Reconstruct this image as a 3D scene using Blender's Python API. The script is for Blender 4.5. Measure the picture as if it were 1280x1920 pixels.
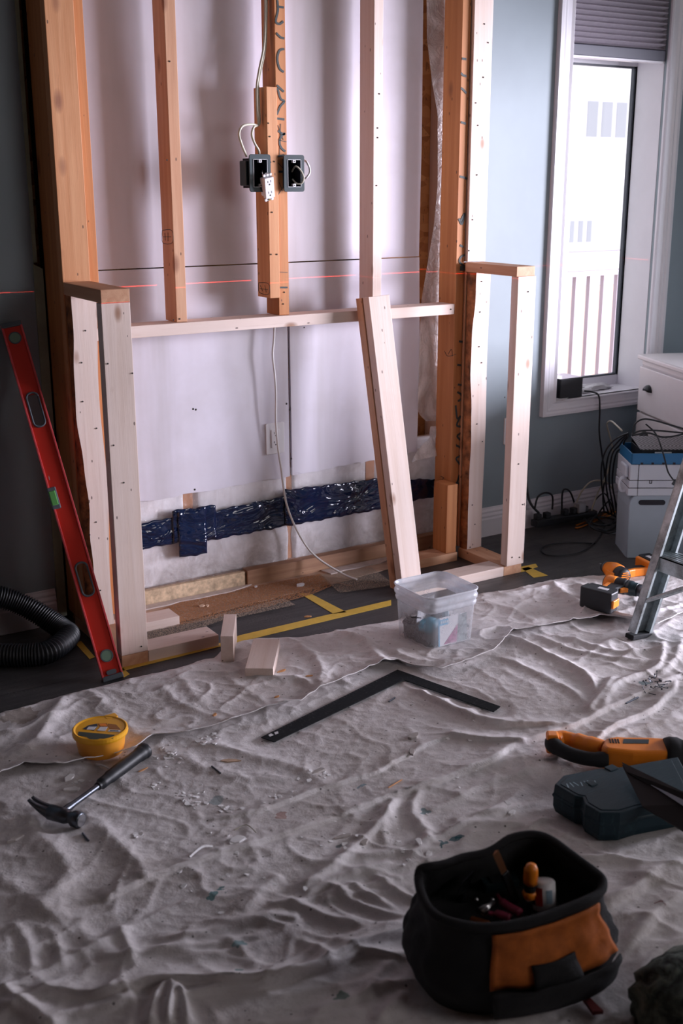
import bpy, math, random
import numpy as np
from mathutils import Vector, Matrix, Euler
random.seed(7); rng = np.random.default_rng(7)
for o in list(bpy.data.objects): bpy.data.objects.remove(o)
S = bpy.context.scene; COL = S.collection
PI = math.pi
# ------------------------------------------------------------------ camera
FPX = 2144.5
CAM = Vector((0, -3.627, 1.447))
yaw, pit, rol = 0.5621, 0.27954, 0.0015
fwd = Vector((math.sin(yaw)*math.cos(pit), math.cos(yaw)*math.cos(pit), -math.sin(pit)))
r0 = Vector((math.cos(yaw), -math.sin(yaw), 0)); d0 = fwd.cross(r0)
cr = math.cos(rol)*r0 + math.sin(rol)*d0; cd = -math.sin(rol)*r0 + math.cos(rol)*d0
cam = bpy.data.cameras.new('camera'); co = bpy.data.objects.new('camera', cam); COL.objects.link(co)
co.matrix_world = Matrix(((cr.x, -cd.x, -fwd.x, CAM.x), (cr.y, -cd.y, -fwd.y, CAM.y), (cr.z, -cd.z, -fwd.z, CAM.z), (0, 0, 0, 1)))
cam.sensor_fit = 'VERTICAL'; cam.sensor_height = 36; cam.lens = FPX/1920*36
cam.clip_start = .05; cam.clip_end = 200
cam.dof.use_dof = True; cam.dof.focus_distance = 3.7; cam.dof.aperture_fstop = 4.5
S.camera = co
def at(x, y, z=None, Y=None, X=None):
    r = cr*((x-640)/FPX) + cd*((y-960)/FPX) + fwd
    t = (z-CAM.z)/r.z if z is not None else ((Y-CAM.y)/r.y if Y is not None else (X-CAM.x)/r.x)
    return CAM + r*t
# ------------------------------------------------------------------ light
S.view_settings.view_transform = 'Standard'; S.view_settings.look = 'None'
S.view_settings.exposure = 0.15; S.view_settings.gamma = 1.0
W = bpy.data.worlds.new('overcast_sky'); S.world = W; W.use_nodes = True
bg = W.node_tree.nodes['Background']; bg.inputs[0].default_value = (.93, .95, 1, 1); bg.inputs[1].default_value = 1.1
def area(name, loc, target, sx, sy, power, col):
    l = bpy.data.lights.new(name, 'AREA'); l.shape = 'RECTANGLE'; l.size = sx; l.size_y = sy
    l.energy = power; l.color = col
    o = bpy.data.objects.new(name, l); COL.objects.link(o); o.location = loc
    o.rotation_euler = (Vector(target)-Vector(loc)).to_track_quat('-Z', 'Y').to_euler()
    return o
# daylight through the patio door in the right wall; the rear lamp is an added soft fill
area('patio_door_daylight', (9.0, -4.2, 1.35), (2.0, -.4, .8), 4.6, 2.4, 1850, (.88, .855, 1.0))
area('rear_fill_light', (3.2, -5.3, 2.0), (1.9, -.4, .5), 1.8, 1.3, 20, (1, .90, .88))
# laser level: a lamp that throws a single horizontal red line
ll = bpy.data.lights.new('laser_level_beam', 'POINT'); ll.energy = 420; ll.color = (1, .05, .03); ll.shadow_soft_size = 0
lo = bpy.data.objects.new('laser_level_beam', ll); COL.objects.link(lo); lo.location = (1.75, -2.9, 1.121)
ll.use_nodes = True
# ------------------------------------------------------------------ node helpers
class NT:
    def __init__(s, tree): s.t = tree; s.n = tree.nodes; s.l = tree.links
    def new(s, typ, **kw):
        n = s.n.new(typ)
        for k, v in kw.items():
            if k[0] == 'i' and k[1:].isdigit(): s.put(n.inputs[int(k[1:])], v)
            else: setattr(n, k, v)
        return n
    def put(s, inp, v):
        if hasattr(v, 'is_output') or isinstance(v, bpy.types.NodeSocket): s.l.new(v, inp)
        else: inp.default_value = v
    def math(s, op, a, b=0, c=None):
        n = s.n.new('ShaderNodeMath'); n.operation = op; s.put(n.inputs[0], a); s.put(n.inputs[1], b)
        if c is not None: s.put(n.inputs[2], c)
        return n.outputs[0]
    def ramp(s, fac, stops, interp='LINEAR'):
        n = s.n.new('ShaderNodeValToRGB'); s.put(n.inputs[0], fac); cr_ = n.color_ramp; cr_.interpolation = interp
        while len(cr_.elements) > 1: cr_.elements.remove(cr_.elements[0])
        cr_.elements[0].position = stops[0][0]; cr_.elements[0].color = (*stops[0][1], 1)
        for p, c in stops[1:]:
            e = cr_.elements.new(p); e.color = (*c, 1)
        return n.outputs[0]
    def mix(s, f, a, b, typ='MIX'):
        n = s.n.new('ShaderNodeMix'); n.data_type = 'RGBA'; n.blend_type = typ
        s.put(n.inputs[0], f)
        s.put(n.inputs[6], (*a, 1) if isinstance(a, tuple) else a); s.put(n.inputs[7], (*b, 1) if isinstance(b, tuple) else b)
        return n.outputs[2]
    def noise(s, vec, scale, detail=3, rough=.5, dist=0):
        n = s.n.new('ShaderNodeTexNoise'); s.put(n.inputs['Vector'], vec); n.inputs['Scale'].default_value = scale
        n.inputs['Detail'].default_value = detail; n.inputs['Roughness'].default_value = rough; n.inputs['Distortion'].default_value = dist
        return n.outputs[0]
    def map(s, vec, loc=(0, 0, 0), scale=(1, 1, 1), rot=(0, 0, 0)):
        n = s.n.new('ShaderNodeMapping'); s.put(n.inputs[0], vec); n.inputs[1].default_value = loc; n.inputs[2].default_value = rot; n.inputs[3].default_value = scale
        return n.outputs[0]
    def bump(s, h, st=.3, dist=.01):
        n = s.n.new('ShaderNodeBump'); n.inputs['Strength'].default_value = st; n.inputs['Distance'].default_value = dist; s.put(n.inputs['Height'], h)
        return n.outputs[0]
def mat(name, rough=.6, col=(.5, .5, .5), metal=0, **kw):
    m = bpy.data.materials.new(name); m.use_nodes = True; t = NT(m.node_tree); b = t.n['Principled BSDF']
    b.inputs['Base Color'].default_value = (*col, 1); b.inputs['Roughness'].default_value = rough; b.inputs['Metallic'].default_value = metal
    for k, v in kw.items(): b.inputs[k.replace('_', ' ').replace('Iri', 'IOR')].default_value = v
    return m, t, b
def objc(t): return t.new('ShaderNodeTexCoord').outputs['Object']
def rnd_vec(t, amt=20):
    oi = t.new('ShaderNodeObjectInfo').outputs['Random']
    v = t.new('ShaderNodeVectorMath', operation='ADD'); t.put(v.inputs[0], objc(t))
    c = t.new('ShaderNodeCombineXYZ'); r = t.math('MULTIPLY', oi, amt)
    for i in range(3): t.put(c.inputs[i], r)
    t.put(v.inputs[1], c.outputs[0]); return v.outputs[0]
# laser nodes: emission only in a very thin horizontal sheet of directions
t = NT(ll.node_tree); em = [n for n in t.n if n.type == 'EMISSION'][0]
nz = t.new('ShaderNodeSeparateXYZ'); t.put(nz.inputs[0], t.new('ShaderNodeTexCoord').outputs['Normal'])
t.put(em.inputs['Strength'], t.math('MULTIPLY', t.math('LESS_THAN', t.math('ABSOLUTE', nz.outputs[2]), .00055), 1.0))
def simple(name, col, rough=.6, metal=0, nscale=0, namt=.15, bump=0, **kw):
    m, t, b = mat(name, rough, col, metal, **kw)
    if nscale:
        n = t.noise(rnd_vec(t, 5), nscale, 5, .6)
        c = t.ramp(n, [(.3, tuple(x*(1-namt) for x in col)), (.7, tuple(min(1, x*(1+namt)) for x in col))])
        t.put(b.inputs['Base Color'], c)
        if bump: t.put(b.inputs['Normal'], t.bump(n, bump, .004))
    return m
def wood(name, a, b_, knot=(.22, .09, .04), grain=.5, knots=.17, rough=.62):
    m, t, b = mat(name, rough)
    v = rnd_vec(t)
    g = t.noise(t.map(v, scale=(26, 26, 1.1)), 1.0, 6, .62, .6)
    fine = t.noise(t.map(v, scale=(220, 220, 5)), 1.0, 3, .7)
    w = t.new('ShaderNodeTexWave', wave_type='RINGS', rings_direction='Z'); t.put(w.inputs['Vector'], t.map(v, scale=(9, 9, .35)))
    w.inputs['Scale'].default_value = 1.6; w.inputs['Distortion'].default_value = 4; w.inputs['Detail'].default_value = 2
    c = t.ramp(g, [(.32, b_), (.62, a)])
    c = t.mix(t.math('MULTIPLY', w.outputs[1], grain*.55), c, b_)
    c = t.mix(t.math('MULTIPLY', t.math('GREATER_THAN', fine, .62), .12), c, knot)
    vo = t.new('ShaderNodeTexVoronoi'); t.put(vo.inputs['Vector'], t.map(v, scale=(9, 9, 4.2))); vo.inputs['Scale'].default_value = 1.0
    k = t.ramp(vo.outputs['Distance'], [(0, (1, 1, 1)), (knots*.45, (.8, .8, .8)), (knots, (0, 0, 0))])
    c = t.mix(k, c, knot)
    vo2 = t.new('ShaderNodeTexVoronoi'); t.put(vo2.inputs['Vector'], t.map(v, scale=(30, 30, 13))); vo2.inputs['Scale'].default_value = 1.0
    k2 = t.math('MULTIPLY', t.math('LESS_THAN', vo2.outputs['Distance'], .075), .8)
    c = t.mix(k2, c, (.07, .03, .02))
    t.put(b.inputs['Base Color'], c); t.put(b.inputs['Normal'], t.bump(t.math('ADD', g, t.math('MULTIPLY', fine, .3)), .25, .003))
    return m
M = {}
M['pine'] = wood('new_white_pine', (.80, .66, .60), (.72, .56, .48), (.34, .17, .10), .35, .13)
M['pine_w'] = wood('warm_pine', (.66, .38, .23), (.54, .26, .14), (.30, .12, .06), .5, .16)
M['amber'] = wood('aged_amber_spruce', (.58, .24, .085), (.44, .155, .045), (.20, .07, .03), .6, .18)
M['amber_l'] = wood('light_amber_spruce', (.70, .35, .17), (.56, .23, .09), (.28, .10, .05), .5, .17)
M['brown'] = wood('brown_sill_lumber', (.42, .24, .14), (.28, .14, .08), (.10, .05, .03), .7, .2)
def osb():
    m, t, b = mat('oriented_strand_board', .7)
    v = objc(t); ns = []
    vo = t.new('ShaderNodeTexVoronoi'); t.put(vo.inputs['Vector'], t.map(v, scale=(16, 10, 34), rot=(.2, .3, .5))); vo.inputs['Scale'].default_value = 1
    n = t.noise(t.map(v, scale=(60, 60, 20)), 1, 4, .7)
    c = t.ramp(vo.outputs['Color'], [(.0, (.30, .12, .04)), (.35, (.55, .26, .09)), (.7, (.68, .37, .15)), (1, (.44, .19, .07))])
    c = t.mix(t.math('MULTIPLY', t.math('LESS_THAN', n, .38), .55), c, (.16, .06, .03))
    t.put(b.inputs['Base Color'], c); t.put(b.inputs['Normal'], t.bump(vo.outputs['Distance'], .5, .004)); return m
M['osb'] = osb()
def wallpaint(name, col):
    m, t, b = mat(name, .55, col); v = objc(t)
    n = t.noise(v, 2.2, 4, .6); c = t.ramp(n, [(.35, tuple(x*.93 for x in col)), (.65, tuple(x*1.05 for x in col))])
    t.put(b.inputs['Base Color'], c); t.put(b.inputs['Normal'], t.bump(t.noise(v, 260, 3), .06, .002)); return m
M['blue'] = wallpaint('blue_grey_wall_paint', (.255, .31, .345))
M['tan'] = wallpaint('warm_bounce_wall_paint', (.13, .075, .045))  # unseen walls coloured warm and dark to shape the bounce light
def drywall():
    m, t, b = mat('grimy_white_drywall', .62); v = objc(t)
    st = t.noise(t.map(v, scale=(3.4, 3.4, .35)), 1, 4, .55, .4)
    sm = t.noise(t.map(v, scale=(2.2, 2.2, 2.2), loc=(3, 1, 8)), 1, 5, .6)
    c = t.ramp(st, [(.30, (.52, .49, .52)), (.48, (.70, .67, .76)), (.75, (.78, .75, .85))])
    c = t.mix(t.ramp(sm, [(.50, (0, 0, 0)), (.80, (.45, .45, .45))]), c, (.42, .38, .36))
    sp = t.new('ShaderNodeTexVoronoi'); t.put(sp.inputs['Vector'], v); sp.inputs['Scale'].default_value = 4.6
    c = t.mix(t.math('LESS_THAN', sp.outputs['Distance'], .018), c, (.05, .045, .04))
    t.put(b.inputs['Base Color'], c); t.put(b.inputs['Normal'], t.bump(sm, .15, .02)); return m
M['drywall'] = drywall()
M['gypsum'] = simple('torn_gypsum_edge', (.62, .62, .56), .9, 0, 60, .2, .3)
M['paperdark'] = simple('torn_paper_edge', (.10, .09, .085), .9, 0, 40, .3)
M['green_gyp'] = simple('pale_green_drywall_edge', (.30, .33, .24), .8, 0, 12, .15)
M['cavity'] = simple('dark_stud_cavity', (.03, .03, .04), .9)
M['trim'] = simple('white_gloss_trim_paint', (.74, .72, .77), .32, 0, 8, .03)
M['ceil'] = simple('darkened_ceiling_paint', (.22, .20, .19), .8, 0, 30, .04, .1)  # unseen ceiling darkened to cut bounce light
def floor():
    m, t, b = mat('dark_plank_laminate', .42); v = objc(t)
    br = t.new('ShaderNodeTexBrick'); t.put(br.inputs['Vector'], v); br.inputs['Scale'].default_value = 1
    br.inputs['Brick Width'].default_value = 1.25; br.inputs['Row Height'].default_value = .16; br.inputs['Mortar Size'].default_value = .0016
    br.inputs['Color1'].default_value = (.050, .047, .047, 1); br.inputs['Color2'].default_value = (.034, .033, .035, 1); br.inputs['Mortar'].default_value = (.01, .01, .01, 1)
    g = t.noise(t.map(v, scale=(2.5, 40, 1)), 1, 6, .65)
    c = t.mix(t.ramp(g, [(.4, (0, 0, 0)), (.7, (.5, .5, .5))]), br.outputs[0], (.095, .088, .088))
    d = t.noise(v, 3.1, 6, .7); sp = t.noise(v, 150, 2, .5)
    dust = t.math('MULTIPLY', t.ramp(d, [(.5, (0, 0, 0)), (.75, (.5, .5, .5))]), t.ramp(sp, [(.4, (0, 0, 0)), (.7, (1, 1, 1))]))
    c = t.mix(dust, c, (.24, .22, .21))
    t.put(b.inputs['Base Color'], c); t.put(b.inputs['Roughness'], t.ramp(d, [(.3, (.36,)*3), (.7, (.62,)*3)]))
    t.put(b.inputs['Normal'], t.bump(g, .15, .002)); return m
M['floor'] = floor()
M['poly'] = simple('clear_poly_sheeting', (.80, .78, .80), .22)
def poly(name, alpha, rough=.18):
    m, t, b = mat(name, rough, (.86, .84, .86)); v = objc(t)
    n = t.noise(t.map(v, scale=(9, 9, 4)), 1, 5, .6, 1.5)
    t.put(b.inputs['Alpha'], t.ramp(n, [(.4, (alpha*.7,)*3), (.65, (min(1, alpha*1.5),)*3)]))
    t.put(b.inputs['Normal'], t.bump(t.noise(v, 22, 4, .6, 2), .9, .02)); b.inputs['Specular IOR Level'].default_value = .9
    return m
M['poly'] = poly('milky_poly_sheeting', .55, .35)
M['poly_c'] = poly('glossy_poly_over_insulation', .17, .08)
def insul():
    m, t, b = mat('glass_fibre_insulation', .95); v = objc(t)
    n = t.noise(v, 9, 6, .7, .5); n2 = t.noise(v, 90, 4, .8)
    c = t.ramp(n, [(.3, (.62, .56, .57)), (.5, (.80, .76, .79)), (.75, (.90, .87, .91))])
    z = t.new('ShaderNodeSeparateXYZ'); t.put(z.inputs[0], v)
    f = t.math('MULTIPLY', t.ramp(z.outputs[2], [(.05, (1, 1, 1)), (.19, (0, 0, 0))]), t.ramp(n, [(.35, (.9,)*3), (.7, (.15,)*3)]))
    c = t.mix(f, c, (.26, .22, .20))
    t.put(b.inputs['Base Color'], c); t.put(b.inputs['Normal'], t.bump(n2, .25, .003)); return m
M['insul'] = insul()
def navytape():
    m, t, b = mat('navy_sheathing_tape', .10, (.004, .012, .045)); v = objc(t)
    n = t.noise(t.map(v, scale=(7, 7, 15)), 1, 2, .5, 1.6)
    t.put(b.inputs['Normal'], t.bump(n, .8, .02)); b.inputs['Specular IOR Level'].default_value = .8; return m
M['navy'] = navytape()
M['ytape'] = simple('yellow_masking_tape', (.72, .47, .07), .55, 0, 30, .1)
M['black'] = simple('black_plastic', (.010, .012, .016), .5, 0, 20, .2)
M['blackm'] = simple('matte_black_rubber', (.010, .011, .014), .8, 0, 20, .2)
M['navyp'] = simple('dark_teal_plastic_box', (.012, .028, .036), .4, 0, 30, .2)
M['void'] = simple('box_interior', (.006, .008, .018), .6)
M['whitep'] = simple('white_plastic', (.78, .77, .80), .35)
M['cable_w'] = simple('white_cable_jacket', (.72, .70, .70), .45)
M['cable_y'] = simple('yellowed_cable_jacket', (.48, .45, .36), .5)
M['orange'] = simple('orange_tool_plastic', (.95, .27, .02), .38, 0, 14, .06)
M['orange_d'] = simple('orange_bag_nylon', (.50, .13, .02), .75, 0, 40, .2, .3)
M['red'] = None
M['steel'] = simple('worn_steel', (.55, .56, .58), .28, 1, 40, .2)
M['dsteel'] = simple('dark_steel', (.10, .11, .13), .35, .9, 40, .2)
M['greenv'] = simple('green_vial_fluid', (.14, .42, .12), .15)
M['aluf'] = None
def redpaint():
    m, t, b = mat('scuffed_red_paint', .3, (.62, .035, .025)); v = objc(t)
    n = t.noise(t.map(v, scale=(40, 40, 9)), 1, 5, .7); c = t.mix(t.math('GREATER_THAN', n, .69), (.60, .035, .022), (.45, .40, .40))
    t.put(b.inputs['Base Color'], c); return m
M['red'] = redpaint()
def alu():
    m, t, b = mat('weathered_aluminium', .38, (.45, .50, .52), .75); v = objc(t)
    n = t.noise(v, 14, 6, .7); c = t.ramp(n, [(.35, (.22, .24, .24)), (.6, (.50, .56, .58))])
    t.put(b.inputs['Base Color'], c); t.put(b.inputs['Roughness'], t.ramp(n, [(.3, (.6,)*3), (.7, (.33,)*3)])); return m
M['alu'] = alu()
def nylon():
    m, t, b = mat('black_ballistic_nylon', .88, (.012, .012, .015)); v = objc(t)
    t.put(b.inputs['Normal'], t.bump(t.math('ADD', t.noise(v, 14, 4), t.math('MULTIPLY', t.noise(v, 500, 2), .2)), .5, .012)); return m
M['nylon'] = nylon()
SPOTS = []
def cloth(name):
    m, t, b = mat(name, .92); v = objc(t)
    b.inputs['Specular IOR Level'].default_value = .15
    n = t.noise(v, 3.0, 6, .65); f = t.noise(v, 30, 5, .75); sp = t.noise(v, 95, 3, .6)
    c = t.ramp(n, [(.3, (.58, .535, .52)), (.55, (.74, .705, .71)), (.8, (.81, .78, .79))])
    c = t.mix(t.ramp(f, [(.54, (0, 0, 0)), (.75, (.6, .6, .6))]), c, (.36, .31, .28))
    dust = t.math('MULTIPLY', t.math('GREATER_THAN', sp, .66), .5)
    c = t.mix(dust, c, (.70, .68, .70))
    vo = t.new('ShaderNodeTexVoronoi'); t.put(vo.inputs['Vector'], v); vo.inputs['Scale'].default_value = 26
    c = t.mix(t.math('MULTIPLY', t.math('LESS_THAN', vo.outputs['Distance'], .075), .8), c, (.10, .09, .085))
    sx = t.new('ShaderNodeSeparateXYZ'); wv = t.new('ShaderNodeTexNoise'); t.put(wv.inputs['Vector'], v); wv.inputs['Scale'].default_value = 40
    ad = t.new('ShaderNodeVectorMath', operation='MULTIPLY_ADD'); t.put(ad.inputs[0], wv.outputs['Color']); ad.inputs[1].default_value = (.05, .05, 0); t.put(ad.inputs[2], v)
    for (px, py, r, col) in [(400,1682,.011,(.03,.16,.17)),(414,1672,.008,(.03,.16,.17)),(848,1573,.012,(.03,.14,.17)),(832,1580,.010,(.03,.14,.17)),(858,1571,.008,(.03,.13,.16)),(793,1520,.013,(.16,.26,.28)),(449,1778,.016,(.16,.30,.32)),(446,1828,.014,(.18,.29,.29)),(525,1530,.015,(.40,.25,.22)),(405,1500,.022,(.36,.42,.44)),(640,1880,.018,(.14,.24,.20)),(1240,1700,.012,(.25,.12,.12)),(40,1350,.05,(.42,.36,.32)),(1210,1285,.02,(.2,.3,.32)),(325,1790,.008,(.05,.06,.09)),(640,1585,.012,(.2,.26,.28)),(700,1840,.012,(.06,.07,.09)),(680,1475,.008,(.2,.3,.35))]:
        p = at(px, py, z=.01)
        dd = t.new('ShaderNodeVectorMath', operation='DISTANCE'); t.put(dd.inputs[0], ad.outputs[0]); dd.inputs[1].default_value = (p.x+.025, p.y+.025, .012)
        c = t.mix(t.math('MULTIPLY', t.math('LESS_THAN', dd.outputs['Value'], r), .8), c, col)
    t.put(b.inputs['Base Color'], c)
    we = t.noise(v, 800, 2)
    ck = t.math('ABSOLUTE', t.math('SUBTRACT', t.noise(v, 11, 4, .6, 1.2), .5)); ck = t.ramp(ck, [(0, (0, 0, 0)), (.10, (1, 1, 1))])
    t.put(b.inputs['Normal'], t.bump(t.math('ADD', t.math('ADD', t.math('MULTIPLY', f, .9), t.math('MULTIPLY', we, .15)), t.math('MULTIPLY', ck, -.10)), .55, .006)); return m
M['cloth'] = cloth('canvas_drop_cloth')
# ------------------------------------------------------------------ mesh helpers
class MB:
    def __init__(s): s.v = []; s.f = []
    def add(s, vs, fs, Mx=None):
        n = len(s.v); s.v += [(Mx @ Vector(p)) if Mx else Vector(p) for p in vs]; s.f += [[n+i for i in f] for f in fs]; return s
    def box(s, lo, hi, Mx=None):
        x0, y0, z0 = lo; x1, y1, z1 = hi
        return s.add([(x0,y0,z0),(x1,y0,z0),(x1,y1,z0),(x0,y1,z0),(x0,y0,z1),(x1,y0,z1),(x1,y1,z1),(x0,y1,z1)],
                     [(0,3,2,1),(4,5,6,7),(0,1,5,4),(1,2,6,5),(2,3,7,6),(3,0,4,7)], Mx)
    def prism(s, poly, h0, h1, axis='Z', Mx=None):
        n = len(poly)
        f3 = {'Z': lambda a, b, h: (a, b, h), 'Y': lambda a, b, h: (a, h, b), 'X': lambda a, b, h: (h, a, b)}[axis]
        vs = [f3(a, b, h0) for a, b in poly]+[f3(a, b, h1) for a, b in poly]
        return s.add(vs, [list(range(n))[::-1], list(range(n, 2*n))]+[[i, (i+1) % n, n+(i+1) % n, n+i] for i in range(n)], Mx)
    def lathe(s, prof, n=24, Mx=None, cap=True):
        vs = []; fs = []
        for r, z in prof:
            for i in range(n):
                a = 2*PI*i/n; vs.append((r*math.cos(a), r*math.sin(a), z))
        for k in range(len(prof)-1):
            for i in range(n): j = (i+1) % n; fs.append((k*n+i, k*n+j, (k+1)*n+j, (k+1)*n+i))
        if cap: fs.append(tuple(range(n))[::-1]); fs.append(tuple((len(prof)-1)*n+i for i in range(n)))
        return s.add(vs, fs, Mx)
    def tube(s, pts, r, n=8, sm=0, ell=None):
        P = [Vector(p) for p in pts]
        if sm: P = smooth(P, sm)
        rs = r if isinstance(r, (list, tuple)) else [r]*len(P)
        if len(rs) != len(P): rs = [rs[min(len(rs)-1, int(i*len(rs)/len(P)))] for i in range(len(P))]
        vs = []; fs = []; T = (P[1]-P[0]).normalized(); N = T.orthogonal().normalized() if ell is None else (Vector(ell)-T*T.dot(Vector(ell))).normalized()
        for i, p in enumerate(P):
            T = (P[min(i+1, len(P)-1)]-P[max(i-1, 0)]).normalized(); N = (N-T*N.dot(T)).normalized(); B = T.cross(N)
            for k in range(n):
                a = 2*PI*k/n; vs.append(p+N*(rs[i]*math.cos(a))+B*(rs[i]*math.sin(a)))
        for i in range(len(P)-1):
            for k in range(n): j = (k+1) % n; fs.append((i*n+k, i*n+j, (i+1)*n+j, (i+1)*n+k))
        fs.append(tuple(range(n))[::-1]); fs.append(tuple((len(P)-1)*n+k for k in range(n)))
        return s.add(vs, fs)
    def grid(s, fn, nu, nv):
        vs = [fn(i/(nu-1), j/(nv-1)) for j in range(nv) for i in range(nu)]
        return s.add(vs, [(j*nu+i, j*nu+i+1, (j+1)*nu+i+1, (j+1)*nu+i) for j in range(nv-1) for i in range(nu-1)])
    def build(s, name, m, parent=None, bev=0, smooth_=False, seg=2, solid=0, sub=0, autos=False):
        me = bpy.data.meshes.new(name); me.from_pydata([tuple(v) for v in s.v], [], [list(f) for f in s.f]); me.update()
        me.materials.append(m)
        o = bpy.data.objects.new(name, me); COL.objects.link(o)
        if parent: o.parent = parent
        if smooth_ or bev:
            me.polygons.foreach_set('use_smooth', [True]*len(me.polygons))
        if bev and not smooth_:
            me.polygons.foreach_set('use_smooth', [False]*len(me.polygons))
        if solid: md = o.modifiers.new('s', 'SOLIDIFY'); md.thickness = solid; md.offset = 0
        if bev: md = o.modifiers.new('b', 'BEVEL'); md.width = bev; md.segments = seg; md.limit_method = 'ANGLE'; md.angle_limit = .6
        if sub: md = o.modifiers.new('u', 'SUBSURF'); md.levels = sub; md.render_levels = sub
        return o
def smooth(P, k):
    out = []
    for i in range(len(P)-1):
        p0 = P[max(i-1, 0)]; p1 = P[i]; p2 = P[i+1]; p3 = P[min(i+2, len(P)-1)]
        for j in range(k):
            u = j/k; out.append(.5*((2*p1)+(p2-p0)*u+(2*p0-5*p1+4*p2-p3)*u*u+(3*p1-p0-3*p2+p3)*u**3))
    out.append(P[-1]); return out
def rrect(w, h, r, n=5, cx=0, cy=0):
    pts = []
    for (sx, sy, a0) in ((1, 1, 0), (-1, 1, PI/2), (-1, -1, PI), (1, -1, 1.5*PI)):
        for i in range(n+1):
            a = a0+PI/2*i/n; pts.append((cx+sx*(w/2-r)+r*math.cos(a), cy+sy*(h/2-r)+r*math.sin(a)))
    return pts
def tag(o, label, cat, group=None):
    o['label'] = label; o['category'] = cat
    if group: o['group'] = group
    return o
def thing(name, label, cat, loc=(0, 0, 0), rot=(0, 0, 0), group=None):
    o = bpy.data.objects.new(name, None); COL.objects.link(o); o.empty_display_size = .05
    if isinstance(rot, Matrix): o.matrix_world = Matrix.Translation(Vector(loc)) @ rot.to_4x4()
    else: o.location = loc; o.rotation_euler = rot
    return tag(o, label, cat, group)
def struct(o): o['kind'] = 'structure'; return o
def copy_tree(o, parent=None):
    c = o.copy(); COL.objects.link(c)
    if parent: c.parent = parent
    for ch in list(o.children): copy_tree(ch, c)
    return c
def frame3(o, z, x):   # basis matrix: local Z along z, local X near x
    z = Vector(z).normalized(); x = Vector(x); x = (x-z*x.dot(z)).normalized(); y = z.cross(x)
    return Matrix(((x.x, y.x, z.x), (x.y, y.y, z.y), (x.z, y.z, z.z)))
def disp(t):   # tiny mark flush on a -Y facing plane
    return t
def ribbon(name, pts, w, m, parent=None, nrm=(0, -1, 0), th=.0006, sm=4):
    """flat painted / written line lying on a surface"""
    P = smooth([Vector(p) for p in pts], sm) if len(pts) > 2 and sm else [Vector(p) for p in pts]
    N = Vector(nrm); b = MB(); vs = []; 
    for i, p in enumerate(P):
        T = (P[min(i+1, len(P)-1)]-P[max(i-1, 0)]).normalized(); B = T.cross(N).normalized()*(w/2)
        vs += [p+B, p-B, p-B+N*th, p+B+N*th]
    fs = []
    for i in range(len(P)-1):
        for k in range(4): j = (k+1) % 4; fs.append((i*4+k, i*4+j, (i+1)*4+j, (i+1)*4+k))
    fs += [(3, 2, 1, 0), tuple((len(P)-1)*4+k for k in range(4))]
    b.add(vs, fs)
    if parent is not None:
        inv = parent.matrix_world.inverted(); b.v = [inv @ v for v in b.v]
    return b.build(name, m, parent)
M['marker'] = simple('black_marker_ink', (.035, .045, .045), .6)
M['hole'] = simple('nail_hole_black', (.02, .015, .012), .8)
def board(name, label, lo, hi, m, cat='stud', axis='Z', bev=.0015, group=None, wob=.0):
    """sawn board; length along its own local Z so that the grain runs along it"""
    lo = Vector(lo); hi = Vector(hi)
    if axis == 'Z': R = Matrix.Identity(3); L = hi.z-lo.z; w = hi.x-lo.x; d = hi.y-lo.y; org = Vector(((lo.x+hi.x)/2, (lo.y+hi.y)/2, lo.z))
    elif axis == 'X': R = frame3(0, (1, 0, 0), (0, 1, 0)); L = hi.x-lo.x; w = hi.y-lo.y; d = hi.z-lo.z; org = Vector((lo.x, (lo.y+hi.y)/2, (lo.z+hi.z)/2))
    else: R = frame3(0, (0, 1, 0), (1, 0, 0)); L = hi.y-lo.y; w = hi.x-lo.x; d = hi.z-lo.z; org = Vector(((lo.x+hi.x)/2, lo.y, (lo.z+hi.z)/2))
    b = MB().box((-w/2, -d/2, 0), (w/2, d/2, L))
    o = b.build(name, m, None, bev); o.matrix_world = Matrix.Translation(org) @ R.to_4x4()
    bpy.context.view_layer.update()
    if label: tag(o, label, cat, group)
    return o
def nails(parent, pts, r=.0028, nrm=(0, -1, 0)):
    """nail heads sunk in a face: one small disc each"""
    inv = parent.matrix_world.inverted(); N = Vector(nrm)
    for p in pts:
        b = MB(); p = Vector(p); R = frame3(0, N, (0.3, 0.2, 1))
        b.lathe([(r, 0), (r*.9, .0008)], 8, Matrix.Translation(p) @ R.to_4x4()); b.v = [inv @ v for v in b.v]
        b.build('nail', M['hole'], parent)
# ================================================================== STRUCTURE
XL, XR, YB, ZC = -1.6, 4.38, -4.9, 2.62
struct(MB().box((XL-.2, YB-.2, -.12), (XR+.2, .2, 0)).build('floor', M['floor']))
struct(MB().box((XL-.2, YB-.2, ZC), (XR+.2, .2, ZC+.12)).build('ceiling', M['ceil']))
struct(MB().box((XL-.15, YB, 0), (XL, .15, ZC)).build('wall_left', M['tan']))
w = MB().box((XR, YB, 0), (XR+.15, -2.5, ZC)).box((XR, -.68, 0), (XR+.15, .15, ZC)).box((XR, -2.5, 1.95), (XR+.15, -.45, ZC)).box((XR, -2.5, 0), (XR+.15, -.45, .08))
struct(w.build('wall_right', M['blue']))
w = MB().box((XL, YB-.15, 0), (2.3, YB, ZC)).box((4.0, YB-.15, 0), (XR, YB, ZC)).box((2.3, YB-.15, 0), (4.0, YB, 1.2)).box((2.3, YB-.15, 2.5), (4.0, YB, ZC))  # opening added to let the rear fill light in
struct(w.build('wall_rear', M['tan']))
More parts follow.
